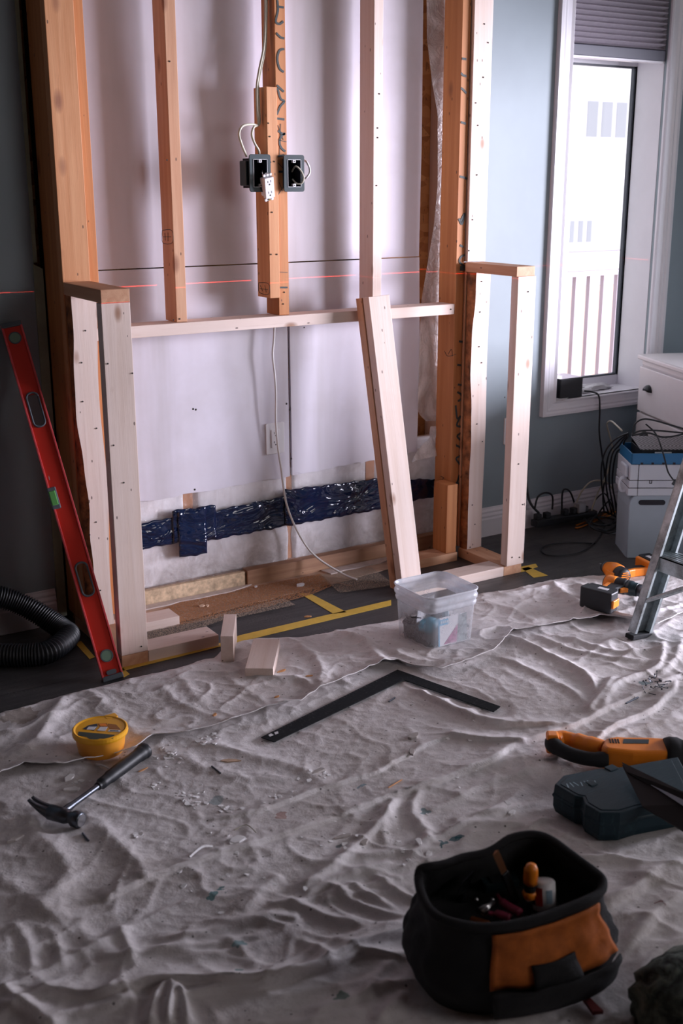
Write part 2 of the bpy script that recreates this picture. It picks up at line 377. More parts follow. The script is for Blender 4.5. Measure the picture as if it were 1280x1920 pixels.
# back wall: blue painted sheets left and right, opening for the window
WX0, WX1, WZ0, WZ1 = 3.368, 3.907, .55, 2.3
w = MB().box((XL, 0, 0), (1.142, .014, ZC)).box((2.80, 0, 0), (WX0, .014, ZC)).box((WX1, 0, 0), (XR, .014, ZC)).box((WX0, 0, 0), (WX1, .014, WZ0)).box((WX0, 0, WZ1), (WX1, .014, ZC))
struct(w.build('wall_back', M['blue']))
# outer sheathing behind the studs
w = MB().box((XL, .105, 0), (WX0-.03, .12, ZC)).box((WX1+.03, .105, 0), (XR, .12, ZC)).box((WX0-.03, .105, 0), (WX1+.03, .12, WZ0-.03)).box((WX0-.03, .105, WZ1+.03), (WX1+.03, .12, ZC))
struct(w.build('trim_1', M['osb']))
bpy.data.objects['trim_1'].name = 'wall_sheathing'
# drywall sheets
def sheet(name, label, outline, m=M['drywall'], th=.013, y=0):
    b = MB().prism(outline, y, y+th, 'Y'); o = b.build(name, m); tag(o, label, 'drywall'); return o
def rag(p, q, n, amp):
    out = []
    for i in range(n): u = i/n; out.append((p[0]+(q[0]-p[0])*u+random.uniform(-amp, amp)*.4, p[1]+(q[1]-p[1])*u+random.uniform(-amp, amp)))
    return out
sheet('drywall_sheet', 'upper sheet of grimy white drywall above the long horizontal seam', [(1.19, 1.179), (2.636, 1.180), (2.640, 1.6), (2.632, ZC), (1.19, ZC)])
sheet('drywall_sheet', 'lower left sheet of white drywall holding the wall outlet', rag((1.19, .375), (2.056, .392), 26, .004)+[(2.056, .392), (2.054, 1.175), (1.19, 1.175)])
sheet('drywall_sheet', 'lower right sheet of white drywall right of the vertical black gap', rag((2.067, .392), (2.640, .412), 20, .004)+[(2.642, .412), (2.648, .8), (2.638, 1.176), (2.063, 1.175)])
sheet('drywall_strip', 'thin pale green torn drywall strip left of the left framing post', [(1.135, 0.02), (1.166, .02), (1.168, 1.19), (1.138, 1.205)], M['green_gyp'], .010, -.004)
sheet('drywall_strip', 'narrow ragged drywall edge high on the dark left wall', [(1.140, 1.21), (1.152, 1.21), (1.156, ZC), (1.143, ZC)], M['green_gyp'], .006, -.003)
# cavity: old wall framing behind the drywall
def oldstud(x0, x1, label):
    board('old_wall_stud', label, (x0, .022, 0.05), (x1, .104, 2.55), M['amber'])
oldstud(1.62, 1.665, 'old orange wall stud showing left of the cross of dark tape')
oldstud(2.043, 2.083, 'old orange wall stud showing in the vertical drywall gap')
oldstud(2.412, 2.452, 'old orange wall stud showing under the right drywall sheet')
board('old_wall_stud', 'old wall stud in the dark gap behind the left framing post', (1.195, .016, .05), (1.235, .104, 2.55), M['cavity'])  # stud coloured near black, the shade of the gap put into its colour
board('old_wall_stud', 'pale old wall stud behind the hanging plastic and right framing post', (2.755, .016, .05), (2.795, .104, 2.55), M['pine'])
# sill plate, OSB strip
board('osb_strip', 'pale chipboard strip along the wall base at left', (1.20, -.022, 0), (1.847, -.004, .058), simple('dusty_chipboard', (.60, .45, .30), .85, 0, 45, .35, .3), 'board', 'X')
board('sill_plate', 'brown wooden sill plate along the wall base at right', (1.852, -.03, 0), (2.74, .10, .062), M['brown'], 'plate', 'X')
board('sill_plate', 'hidden end of the sill plate behind the chipboard strip', (1.19, -.002, 0), (1.847, .10, .055), M['brown'], 'plate', 'X')
# insulation and poly
def pn(x, y, s=1.0): return math.sin(x*3.1*s+1.3*math.sin(y*4.7*s))*math.cos(y*5.3*s+1.7*math.sin(x*2.3*s))
def insf(u, v):
    x = 1.19+1.56*u; z = .06+.40*v
    return (x, .013-.007*pn(x, z*1.6, 1.6)-.0035*pn(x+5, z, 4.3)+.016*math.exp(-((x-1.652)/.024)**4)*(1 if z > .30 else max(0, (z-.2)*10))+.016*math.exp(-((x-2.063)/.014)**4)+.016*math.exp(-((x-2.432)/.02)**4)*(1 if z > .2 else .2), z)
b = MB().grid(insf, 220, 60)
o = b.build('insulation_batt', M['insul'], smooth_=True); md = o.modifiers.new('s', 'SOLIDIFY'); md.thickness = .04; md.offset = -1
tag(o, 'off-white fluffy insulation exposed along the bottom of the wall', 'insulation')
def pf(u, v):
    x = 1.19+1.56*u; z = .055+.37*v
    return (x, -.003+.002*math.sin(z*22+3*pn(x, z, 1))+.0015*pn(x, z, 4), z)
b = MB().grid(lambda u, v: (pf(u, v)[0], pf(u, v)[1]+.006, pf(u, v)[2]), 260, 60)
o = b.build('vapour_barrier', M['poly_c'], smooth_=True); tag(o, 'clear glossy plastic film stretched over the bottom insulation', 'plastic film')
# navy tape band
def tape(label, x0, x1, zl, zr, y=-.012, name='sheathing_tape'):
    n = int((x1-x0)/.008)+2; m_ = 14
    def f(u, v):
        x = x0+(x1-x0)*u; a = zl[0]+(zr[0]-zl[0])*u; c = zl[1]+(zr[1]-zl[1])*u
        rz = .002*math.sin(x*60)+.0015*math.sin(x*143+1)
        z = a+(c-a)*v+rz
        return (x, y-.004*abs(pn(x*.7, z*2, 3))-.0012*math.sin(z*70+2*pn(x, z, 3))-.0016*abs(pn(x, z, 14)), z)
    o = MB().grid(f, n, m_).build(name, M['navy'], smooth_=True, solid=.0012)
    tag(o, label, 'tape', 'dark tape strips across the insulation'); return o
tape('dark navy tape strip ending at the left column, slightly tattered', 1.19, 1.60, (.205, .290), (.215, .315))
tape('short vertical cross piece of dark navy tape near the left end', 1.585, 1.695, (.158, .325), (.156, .335), -.019)
tape('wide dark navy patch behind the vertical cross piece of tape', 1.565, 1.735, (.215, .337), (.205, .333), -.0155)
tape('dark navy tape strip running from the cross piece to the vertical gap', 1.70, 2.10, (.200, .307), (.205, .327), -.012)
tape('dark navy tape strip right of the vertical gap, behind the white cable', 2.022, 2.50, (.205, .347), (.206, .332), -.0165)
tape('dark navy tape end running behind the right framing post', 2.46, 2.765, (.214, .325), (.222, .290), -.0205)
# hanging poly at right of the drywall
EDGE = [(2.083, 2.640), (1.95, 2.644), (1.80, 2.672), (1.693, 2.700), (1.45, 2.708), (1.289, 2.695), (1.15, 2.670), (1.011, 2.645), (.80, 2.640), (.586, 2.637), (.56, 2.65), (.534, 2.682)]
def ex(z):
    for i in range(len(EDGE)-1):
        z1, x1 = EDGE[i]; z2, x2 = EDGE[i+1]
        if z <= z1 and z >= z2: return x2+(x1-x2)*(z-z2)/(z1-z2)
    return EDGE[0][1] if z > 2 else EDGE[-1][1]
def hp(u, v):
    z = 2.6-(2.6-.534)*v; x0 = ex(z); x = x0+(2.80-x0)*u
    return (x, -.020+.012*math.sin(u*7+z*1.3)+.006*math.sin(z*3+u*9)+.01*math.sin(z*9)*u*(1-u), z)
b = MB().grid(hp, 26, 120)
h = thing('plastic_sheeting', 'torn milky plastic sheeting hanging inside the right framing post', 'plastic sheeting')
b.build('sheet', M['poly'], h, smooth_=True)
def fl(u, v):
    a = Vector((2.585, -.045, .385)); c = Vector((2.735, -.030, .527)); d = Vector((2.70, -.05, .40)); e = Vector((2.755, -.02, .52))
    p = (a*(1-u)+c*u)*(1-v)+(d*(1-u)+Vector((2.76, -.02, .56))*u)*v
    return (p.x, p.y+.008*math.sin(v*5+u*8), p.z+.01*math.sin(u*PI))
MB().grid(fl, 20, 12).build('torn_flap', M['poly'], h, smooth_=True)
def fl2(u, v):
    z = .52-.21*v; return (2.690+.035*u+.02*v*(.5-u)+.012*math.sin(z*22), -.04+.01*math.sin(z*30+u*4), z)
MB().grid(fl2, 8, 24).build('trailing_shred', M['poly'], h, smooth_=True)
# baseboards
def baseboard(name, x0, x1, y=-0.0):
    prof = [(0, 0), (-.016, 0), (-.016, .075), (-.012, .082), (-.014, .090), (-.009, .100), (-.010, .108), (-.005, .118), (-.004, .125), (0, .125)]
    b = MB().prism([(a+y, c) for a, c in prof], x0, x1, 'X')
    return struct(b.build(name, M['trim'], None, .0008))
baseboard('baseboard_left', XL, 1.130); baseboard('baseboard_back', 2.80, XR)
# ------------------------------------------------------------------ window
wt = MB().box((WX0-.012, .012, WZ0-.02), (WX0, .20, WZ1)).box((WX1, .012, WZ0-.02), (WX1+.012, .20, WZ1)).box((WX0-.012, .012, WZ1), (WX1+.012, .20, WZ1+.012))
win = struct(bpy.data.objects.new('window_1', None)); COL.objects.link(win)
wt.build('window_jamb', M['trim'], win)
MB().box((WX0-.012, -.008, WZ0-.022), (WX1+.012, .20, WZ0)).build('window_sill', M['trim'], win, .002)
def casing(x0, z0, x1, z1, ax):
    # stepped colonial profile, width .083 ; u from inner (0) to outer edge (.083)
    prof = [(0, 0), (0, .010), (.006, .014), (.020, .010), (.040, .012), (.050, .016), (.060, .015), (.068, .020), (.083, .020), (.083, 0)]
    return prof
cw = .083
def cas(a, c, inner, outer):
    """mitred casing piece from a to c (x,z) corners, inner/outer corner pairs"""
    prof = [(0, 0), (0, .010), (.006, .015), (.018, .010), (.040, .012), (.050, .018), (.058, .017), (.068, .023), (.083, .023), (.083, 0)]
    vs = []
    for e in (0, 1):
        for u, d in prof:
            k = u/cw; vs.append((inner[e][0]+(outer[e][0]-inner[e][0])*k, -d, inner[e][1]+(outer[e][1]-inner[e][1])*k))
    n = len(prof); fs = [[i, (i+1) % n, n+(i+1) % n, n+i] for i in range(n)]+[list(range(n))[::-1], list(range(n, 2*n))]
    MB().add(vs, fs).build('casing', M['trim'], win)
ix0, ix1, iz0, iz1 = WX0, WX1, WZ0, WZ1
ox0, ox1, oz0, oz1 = ix0-cw, ix1+cw, iz0-cw+.02, iz1+cw
cas(0, 0, [(ix0, iz0), (ix0, iz1)], [(ox0, oz0), (ox0, oz1)]); cas(0, 0, [(ix1, iz1), (ix1, iz0)], [(ox1, oz1), (ox1, oz0)])
cas(0, 0, [(ix0, iz1), (ix1, iz1)], [(ox0, oz1), (ox1, oz1)]); cas(0, 0, [(ix1, iz0), (ix0, iz0)], [(ox1, oz0), (ox0, oz0)])
# frame of the window unit at Y=.18
gx1 = at(1168, 420, Y=.18).x; gz0 = at(1150, 697, Y=.18).z; gz1 = at(1130, 127, Y=.18).z
gx0 = WX0+.045
M['sashdark'] = simple('dark_grey_window_gasket', (.07, .08, .10), .5)
fb = MB().box((WX0, .165, WZ0), (gx0-.02, .20, WZ1)).box((gx1+.028, .165, WZ0), (WX1, .20, WZ1)).box((gx0-.02, .165, WZ0), (gx1+.028, .20, gz0-.012)).box((gx0-.02, .165, gz1+.012), (gx1+.028, .20, gz1+.07)).box((gx0-.02, .165, WZ1-.03), (gx1+.028, .20, WZ1))
fb.build('window_frame', M['trim'], win)
MB().box((gx1, .172, gz0-.012), (gx1+.010, .19, gz1+.012)).box((gx1+.016, .160, gz0-.012), (gx1+.028, .19, gz1+.012)).box((gx0-.02, .172, gz0-.012), (gx1, .19, gz0-.004)).box((gx0-.02, .172, gz1+.004), (gx1+.02, .19, gz1+.012)).box((gx0-.02, .172, gz0-.012), (gx0, .19, gz1+.012)).build('gasket', M['sashdark'], win)
gm, t, b_ = mat('window_glass', .0, (1, 1, 1)); 
tr = t.new('ShaderNodeBsdfTransparent'); gl = t.new('ShaderNodeBsdfGlossy'); gl.inputs['Roughness'].default_value = .02
ms = t.new('ShaderNodeMixShader'); ms.inputs[0].default_value = .06; t.put(ms.inputs[1], tr.outputs[0]); t.put(ms.inputs[2], gl.outputs[0])
t.put(t.n['Material Output'].inputs['Surface'], ms.outputs[0])
MB().box((gx0-.015, .180, gz0-.01), (gx1+.005, .184, gz1+.01)).build('pane', gm, win)
MB().box((gx0-.02, .180, gz1+.07), (gx1+.028, .184, WZ1-.03)).build('pane', gm, win)
# cellular blind
bl = thing('cellular_blind', 'grey pleated blind half lowered in the window', 'blind', (3.64, .03, 1.94))
m_bl = simple('grey_blind_fabric', (.40, .36, .41), .8, 0, 60, .08)
m_bl2 = simple('dark_blind_rail', (.09, .09, .12), .5)
pr = []; nP = 17; z0 = .045; ph = .0205
for i in range(nP*2+1): pr.append((-.0 if i % 2 else -.026, z0+i*ph/2*1.0))
prof = pr+[(p[0]*-1+.012, p[1]) for p in pr[::-1]]
MB().prism(prof, -.262, .262, 'X').build('pleats', m_bl, bl)
MB().box((-.264, -.024, 0), (.264, .020, .042)).build('bottom_rail', m_bl2, bl, .003)
MB().box((-.264, -.020, -.008), (.264, .016, 0)).build('rail_trim', M['trim'], bl, .001)
MB().box((-.264, -.024, z0+nP*ph), (.264, .020, .358)).build('head_rail', m_bl2, bl, .002)
# ------------------------------------------------------------------ outside
M['hw'] = simple('bright_siding', (.90, .86, .90), .8); M['hg'] = simple('pale_house_glass', (.42, .43, .47), .3); M['deckw'] = simple('pale_orange_deck_wood', (.75, .55, .42), .8, 0, 10, .1)
M['rail'] = simple('grey_white_deck_railing', (.50, .45, .52), .6)
hs = thing('neighbour_house', 'overexposed white house seen beyond the deck through the window', 'house', (6.5, 6, -1))
MB().box((-6, 0, -2), (6, .3, 7)).build('wall', M['hw'], hs)
MB().box((-6, -.12, 4.15), (6, 0, 4.32)).build('eave_trim', M['rail'], hs)
for (px0, py0, px1, py1) in ((1092, 180, 1168, 268), (1058, 405, 1104, 462)):
    a = at(px0, py0, Y=6)-Vector((6.5, 6, -1)); c = at(px1, py1, Y=6)-Vector((6.5, 6, -1))
    f_ = MB().box((a.x, -.05, c.z), (c.x, 0, a.z)).build('house_window', M['hw'], hs)
    wd = (c.x-a.x)/3
    for k in range(3): MB().box((a.x+wd*k+.03, -.06, c.z+.05), (a.x+wd*(k+1)-.03, -.05, a.z-.05)).build('pane', M['hg'], f_)
dk = thing('deck_railing', 'white slatted deck railing outside the window', 'railing', (5, 1.75, -.15))
rz = at(1090, 478, Y=1.75).z+.15
MB().box((-1.5, -.04, rz-.05), (2.0, .05, rz+.02)).build('top_rail', M['rail'], dk, .004)
MB().box((-1.5, -.02, rz-.13), (2.0, .03, rz-.10)).build('under_rail', M['rail'], dk)
MB().box((-1.5, -.02, .05), (2.0, .03, .09)).build('bottom_rail', M['rail'], dk)
for i in range(28): MB().box((-1.45+i*.12, -.015, .09), (-1.45+i*.12+.045, .02, rz-.12)).build('baluster', M['rail'], dk)
o = MB().box((2.5, .35, -.35), (8, 3.6, -.15)).build('deck', M['deckw']); struct(o)
fn = thing('garden_fence', 'pale orange wooden fence behind the deck railing', 'fence', (5.5, 3.4, -.15))
MB().box((-2.5, 0, .0), (2.5, .04, .78)).build('panel', M['deckw'], fn)
# ================================================================== NEW FRAMING
P, PW, A, AL = M['pine'], M['pine_w'], M['amber'], M['amber_l']
FY = -.13
# left corner
post_l = board('framing_post', 'tall light orange post board at the left, standing on the wing cap line', (1.174, -.169, .04), (1.262, -.131, 2.58), AL)
post_l2 = board('framing_post', 'narrow orange stud tucked right of the tall left post board', (1.266, -.130, .04), (1.304, -.041, 2.58), A)
board('framing_post', 'shaded brown stud behind the tall left post board', (1.174, -.130, .04), (1.212, -.003, 2.58), A)
# right corner
post_r = board('framing_post', 'brown post with black handwriting right of the hanging plastic', (2.700, -.150, .04), (2.738, -.045, 2.58), A)
post_r2 = board('framing_post', 'tall pale post board standing on the right wing cap', (2.741, -.166, 1.164), (2.826, -.128, 2.58), P)
board('framing_post', 'shaded lower post behind the rough edged board', (2.741, -.160, .04), (2.80, -.122, 1.160), PW)
# studs above the rail
s1 = board('wall_stud', 'orange stud on the rail, first from the left post', (1.563, FY, 1.009), (1.601, FY+.089, 2.58), PW)
s2 = board('wall_stud', 'orange stud with black handwriting beside the electrical boxes', (1.949, FY, 1.009), (1.989, FY+.089, 2.58), A)
s3 = board('wall_stud', 'orange-sided stud on the rail between leaning boards and plastic', (2.337, FY, 1.009), (2.375, FY+.089, 2.58), P)
sb = board('blocking_stud', 'short orange blocking board that carries the left electrical box', (1.908, FY-.012, 1.070), (1.947, FY+.077, 1.752), AL)
rail = board('cross_rail', 'long pale horizontal rail under the hanging studs', (1.264, -.148, .970), (2.699, -.059, 1.0085), P, 'rail', 'X')
# orange side faces: the old studs' faces carry amber colour by their own material; stud 3 side
# cap and wings: left
capl = board('wing_cap', 'grey-brown cap block on top of the left column', (1.174, -.485, 1.121), (1.261, -.170, 1.159), PW, 'cap', 'Y')
coll = board('column_board', 'broad pale front board of the left column', (1.174, -.483, .039), (1.262, -.445, 1.120), P, 'stud')
board('base_plate', 'base plate end block under the left column', (1.174, -.483, 0), (1.262, -.06, .038), PW, 'plate', 'Y')
board('base_plate', 'short pale floor plate right of the left column, cut off at its right end', (1.263, -.483, 0), (1.508, -.394, .038), P, 'plate', 'X')
board('base_plate', 'dusty floor plate stub at the wall behind the left column', (1.263, -.250, 0), (1.475, -.162, .034), P, 'plate', 'X')
# right
capr = board('wing_cap', 'orange-sided cap board on top of the right wing frame', (2.731, -.460, 1.128), (2.816, -.168, 1.163), PW, 'cap', 'Y')
colr = board('column_board', 'pale front board of the right wing frame', (2.741, -.458, .039), (2.825, -.421, 1.1275), P, 'stud')
board('base_plate', 'floor plate running back under the right wing frame', (2.735, -.450, 0), (2.822, -.166, .038), PW, 'plate', 'Y')
board('base_plate', 'pale floor plate left of the right wing frame, behind the clear bin', (2.30, -.450, 0), (2.734, -.362, .038), P, 'plate', 'X')
board('base_plate', 'inner floor plate between leaning boards and right post', (2.43, -.205, 0), (2.700, -.116, .036), PW, 'plate', 'X')
board('nailer_block', 'short orange block nailed low against the right post', (2.648, -.198, .0365), (2.698, -.110, .315), A, 'block')
# waney boards on both wings: flat face with wavy edge and a bark coloured side
M['bark'] = simple('reddish_bark_edge', (.30, .11, .04), .8, 0, 26, .8, .8)
def waney(label, x0, x1, y0, y1, z0, z1, wob, both):
    root = thing('waney_board', label, 'stud', ((x0+x1)/2, (y0+y1)/2, z0)); w = x1-x0; d = y1-y0; H = z1-z0
    n = 40; b = MB(); vs = []
    def le(t): return -w/2 + wob*(.5+.4*math.sin(t*5+1)+.22*math.sin(t*13+2)+.07*math.sin(t*37))*(.3+.9*t if label[0] == 'r' else .4+.8*(1-t))
    for i in range(n+1):
        t_ = i/n; z = H*t_; l = le(t_); r = w/2-(both*(.5+.5*math.sin(t_*11)) if both else 0)
        vs += [(l, -d/2, z), (r, -d/2, z), (w/2, d/2, z), (-w/2+.002, d/2, z)]
    fs = []
    for i in range(n):
        for k in range(3): fs.append((i*4+k, i*4+k+1, i*4+k+5, i*4+k+4))
    fs += [(3, 2, 1, 0), (n*4, n*4+1, n*4+2, n*4+3)]
    b.add(vs, fs); b.build('board', M['pine'], root)
    vs = []; fs = []
    for i in range(n+1): t_ = i/n; z = H*t_; vs += [(le(t_), -d/2, z), (-w/2+.002+.3*(le(t_)+w/2), -d/2+.009+.003*math.sin(t_*60), z), (-w/2, 0, z), (-w/2+.002, d/2, z)]
    for i in range(n):
        for k in range(3): fs.append((i*4+k+1, i*4+k, i*4+k+4, i*4+k+5))
    MB().add(vs, fs).build('bark_edge', M['bark'], root, smooth_=True)
    return root
wl = waney('left rough edged board with reddish bark strip behind the red level', 1.176, 1.262, -.211, -.170, .039, 1.1205, .030, .010)
wr = waney('rough edged board with reddish bark strip inside the right wing frame', 2.741, 2.822, -.206, -.167, .039, 1.127, .022, .004)
# leaning pair of boards
Tp = at(690.6, 557, Y=-.232); Bp = at(755.5, 1112, z=0)
ax = (Tp-Bp).normalized(); L = (Tp-Bp).length
def lean(label, off, dx, tw, m, L, kind='loose_stud'):
    R = frame3(0, ax+Vector((tw, 0, 0)), (1, 0, 0)); Y = R.col[1]
    b = MB().box((0, 0, 0), (.089, .038, L)); o = b.build(kind, m, None, .0015)
    o.matrix_world = Matrix.Translation(Bp+Vector((dx, 0, 0))+Vector(Y)*off) @ R.to_4x4(); bpy.context.view_layer.update(); return tag(o, label, 'stud')
bottom_pad = 0
l1 = lean('front pale board of the pair leaning on the rail', 0, 0, 0, P, L)
l2 = lean('rear brown-edged board of the pair leaning on the rail', .0395, -.004, .0, PW, L)
# nails
def nl(o, *pp, Y): nails(o, [tuple(at(x, y, Y=Y)) for x, y in pp])
nl(s1, (325, 600), (337, 598), (318, 115), (313, 300), Y=FY-.0012)
nl(s3, (708, 240), (708, 258), (706, 348), (711, 176), Y=FY-.0012)
nl(sb, (507, 304), (503, 231), (506, 256), (514, 303), (510, 398), (508, 477), (519, 477), Y=FY-.0135)
nl(s2, (533, 548), (531, 570), Y=FY-.0015)
nl(post_r2, (892, 193), (896, 235), (894, 328), (886, 412), (908, 45), (915, 80), (906, 145), (879, 470), Y=-.1675)
nl(colr, (990, 547), (946, 745), (980, 946), (960, 1045), (974, 1045), (972, 870), Y=-.4595)
nl(coll, (265, 1212), (213, 835), (202, 682), (232, 905), (248, 700), Y=-.4845)
nl(rail, (845, 580), (570, 614), Y=-.1495)
nl(wl, (160, 620), (155, 753), (181, 803), (168, 1003), (180, 979), (188, 1107), (153, 680), Y=-.2125)
nl(wr, (903, 528), (900, 585), (898, 650), (903, 680), (894, 795), (904, 828), (885, 947), (890, 983), (881, 1026), Y=-.2075)
# marker handwriting
def wr_pts(o, name, strokes, Y, w=.007):
    for s_ in strokes: ribbon(name, [tuple(at(x, y, Y=Y)) for x, y in s_], w, M['marker'], o, sm=5)
wr_pts(s2, 'handwriting', [[(520, 0), (521, 20), (517, 40), (524, 45), (531, 40)], [(519, 12), (532, 14)], [(518, 62), (526, 70), (533, 72)],
    [(533, 92), (524, 95), (520, 110), (524, 128), (532, 135)], [(519, 160), (532, 172)], [(520, 165), (526, 185), (533, 190), (525, 200), (519, 215)], [(518, 222), (533, 224)], [(521, 245), (528, 250), (534, 252)],
    [(535, 250), (527, 256), (524, 268), (528, 278), (535, 284)], [(521, 293), (533, 291)], [(522, 322), (534, 322)]], FY-.001, .007)
wr_pts(s2, 'pencil_mark', [[(523, 510), (539, 511)], [(521, 235), (531, 262)], [(526, 232), (524, 290)], [(521, 262), (537, 266)], [(521, 305), (532, 318)], [(523, 342), (530, 358)], [(521, 366), (531, 350)]], FY-.001, .0018)
wr_pts(s2, 'marker_line', [[(525, 539), (539, 539)]], FY-.001, .006)
YW = -.1512
wr_pts(post_r, 'handwriting', [[(866, 110), (874, 111)], [(864, 137), (868, 141), (874, 143)], [(864, 165), (869, 169), (874, 175)], [(864, 229), (873, 232)], [(862, 331), (873, 334), (874, 337)], [(860, 410), (866, 420), (871, 400), (862, 418)],
    [(862, 460), (869, 463)], [(871, 478), (864, 482), (861, 490), (867, 497), (871, 500)], [(860, 640), (867, 641)], [(857, 684), (864, 685)], [(858, 721), (865, 722)], [(857, 735), (864, 740), (865, 748), (858, 752)], [(854, 760), (857, 785), (863, 780), (856, 797), (864, 800)], [(863, 812), (857, 818), (864, 826)], [(855, 835), (863, 839)], [(862, 855), (855, 860), (862, 871)], [(854, 905), (862, 907)], [(854, 915), (861, 890)]], YW, .008)
wr_pts(post_r, 'marker_block', [[(862, 503), (873, 503)]], YW, .018)
def sidemark(o, strokes, X, w=.0018):
    for s_ in strokes: ribbon('pencil_mark', [tuple(at(x, y, X=X)) for x, y in s_], w, M['marker'], o, nrm=(-1, 0, 0), sm=4)
sidemark(post_r, [[(833, 658), (838, 667), (846, 667), (855, 664)], [(840, 664), (846, 655), (848, 668)], [(826, 893), (832, 896), (828, 900), (833, 907)]], 2.6993)
sidemark(s1, [[(304, 432), (322, 432), (323, 455), (305, 455), (304, 432)], [(309, 437), (310, 451)], [(315, 436), (315, 452)], [(306, 444), (321, 444)]], 1.5625, .0016)
sidemark(sb, [[(485, 530), (503, 532), (504, 551), (486, 548), (485, 530)], [(488, 535), (492, 546)], [(496, 535), (499, 548)], [(487, 541), (502, 543)]], 1.9073, .0016)
# subfloor strip with sawdust at the wall base, tape marks on floor
M['subf'] = simple('dusty_plywood_subfloor', (.50, .34, .25), .85, 0, 9, .35, .2)
o = MB().prism([(1.25, -.235)]+rag((1.40, -.225), (2.30, -.165), 22, .006)+[(2.69, -.12), (2.69, -.032), (1.19, -.02)], .0008, .0035, 'Z').build('subfloor_patch', M['subf']); tag(o, 'strip of dusty bare plywood subfloor along the opened wall base', 'subfloor')
M['under'] = simple('pale_underlay_board', (.55, .47, .44), .85, 0, 30, .15)
for i, (a, c, y0, y1, lb) in enumerate([(1.42, 1.86, -.062, -.026, 'pale splintered underlay strip below the chipboard'), (2.18, 2.48, -.085, -.034, 'pale underlay strip right of the white cable end')]):
    o = MB().prism(rag((a, y0), (c, y0+.008), 9, .005)+[(c+.02, y1), (a-.01, y1)], .0036, .008, 'Z').build('underlay_strip', M['under']); tag(o, lb, 'board')
sm_, t, b_ = mat('orange_sawdust', .95, (.50, .24, .11)); t.put(b_.inputs['Alpha'], t.ramp(t.noise(objc(t), 170, 4, .8), [(.47, (0, 0, 0)), (.56, (1, 1, 1))]))
def dustp(pts, z, label, m=sm_):
    o = MB().prism(pts, z, z+.0006, 'Z').build('sawdust', m); tag(o, label, 'sawdust'); o['kind'] = 'stuff'
dustp([(1.46, -.26), (1.75, -.27), (2.0, -.24), (2.12, -.20), (2.15, -.06), (1.6, -.04), (1.44, -.10)], .0042, 'orange sawdust spread over the floor behind the left floor plate')
sm2, t, b_ = mat('pale_sawdust', .95, (.46, .37, .29)); t.put(b_.inputs['Alpha'], t.ramp(t.noise(objc(t), 260, 3, .8), [(.52, (0, 0, 0)), (.56, (1, 1, 1))]))
dustp([(2.10, -.28), (2.32, -.32), (2.36, -.10), (2.14, -.07)], .0044, 'pale sawdust at the foot of the leaning boards', sm2)
dustp([(1.28, -.38), (1.6, -.30), (1.9, -.30), (1.9, -.22), (1.28, -.26)], .0046, 'fine pale dust on the dark floor inside the frame', sm2)
def ftape(label, pts, grp=None):
    o = MB().prism([tuple(at(x, y, z=.001))[:2] for x, y in pts][::-1], .0006, .0014, 'Z').build('floor_tape', M['ytape']); tag(o, label, 'tape')
ftape('long yellow tape line on the floor in front of the frame', [(231, 1250), (229, 1258), (450, 1203), (733, 1135), (733, 1125), (450, 1191), (412, 1206)])
ftape('short yellow tape piece branching back from the floor line', [(560, 1112), (582, 1113), (650, 1148), (625, 1151)])
ftape('yellow tape patch at the foot of the red level', [(222, 1254), (229, 1251), (243, 1264), (232, 1270)])
ftape('yellow tape scrap in shadow behind the red level', [(140, 1205), (152, 1202), (178, 1232), (168, 1236)])
ftape('upper arm of the yellow tape fork right of the right wing frame', [(945, 1077), (945, 1069), (1004, 1057), (1008, 1063), (980, 1072)])
ftape('lower arm of the yellow tape fork right of the right wing frame', [(978, 1066), (990, 1063), (1027, 1079), (1000, 1083)])
# ================================================================== DROP CLOTH
_perm = rng.permutation(256); _perm = np.concatenate([_perm, _perm]); _gr = rng.uniform(0, 2*PI, 256); _gx, _gy = np.cos(_gr), np.sin(_gr)
def perlin(x, y):
    xi = np.floor(x).astype(int); yi = np.floor(y).astype(int); xf = x-xi; yf = y-yi
    u = xf**3*(xf*(xf*6-15)+10); v = yf**3*(yf*(yf*6-15)+10)
    def g(ix, iy, fx, fy):
        h = _perm[(_perm[ix & 255]+iy) & 255]; return _gx[h]*fx+_gy[h]*fy
    a = g(xi, yi, xf, yf); b = g(xi+1, yi, xf-1, yf); c = g(xi, yi+1, xf, yf-1); d = g(xi+1, yi+1, xf-1, yf-1)
    return (a*(1-u)+b*u)*(1-v)+(c*(1-u)+d*u)*v
def pix(pts): return np.array([tuple(at(x, y, z=.012))[:2] for x, y in pts])
def catmull(p, k=6):
    return np.array([tuple(v)[:2] for v in smooth([Vector((a[0], a[1], 0)) for a in p], k)])
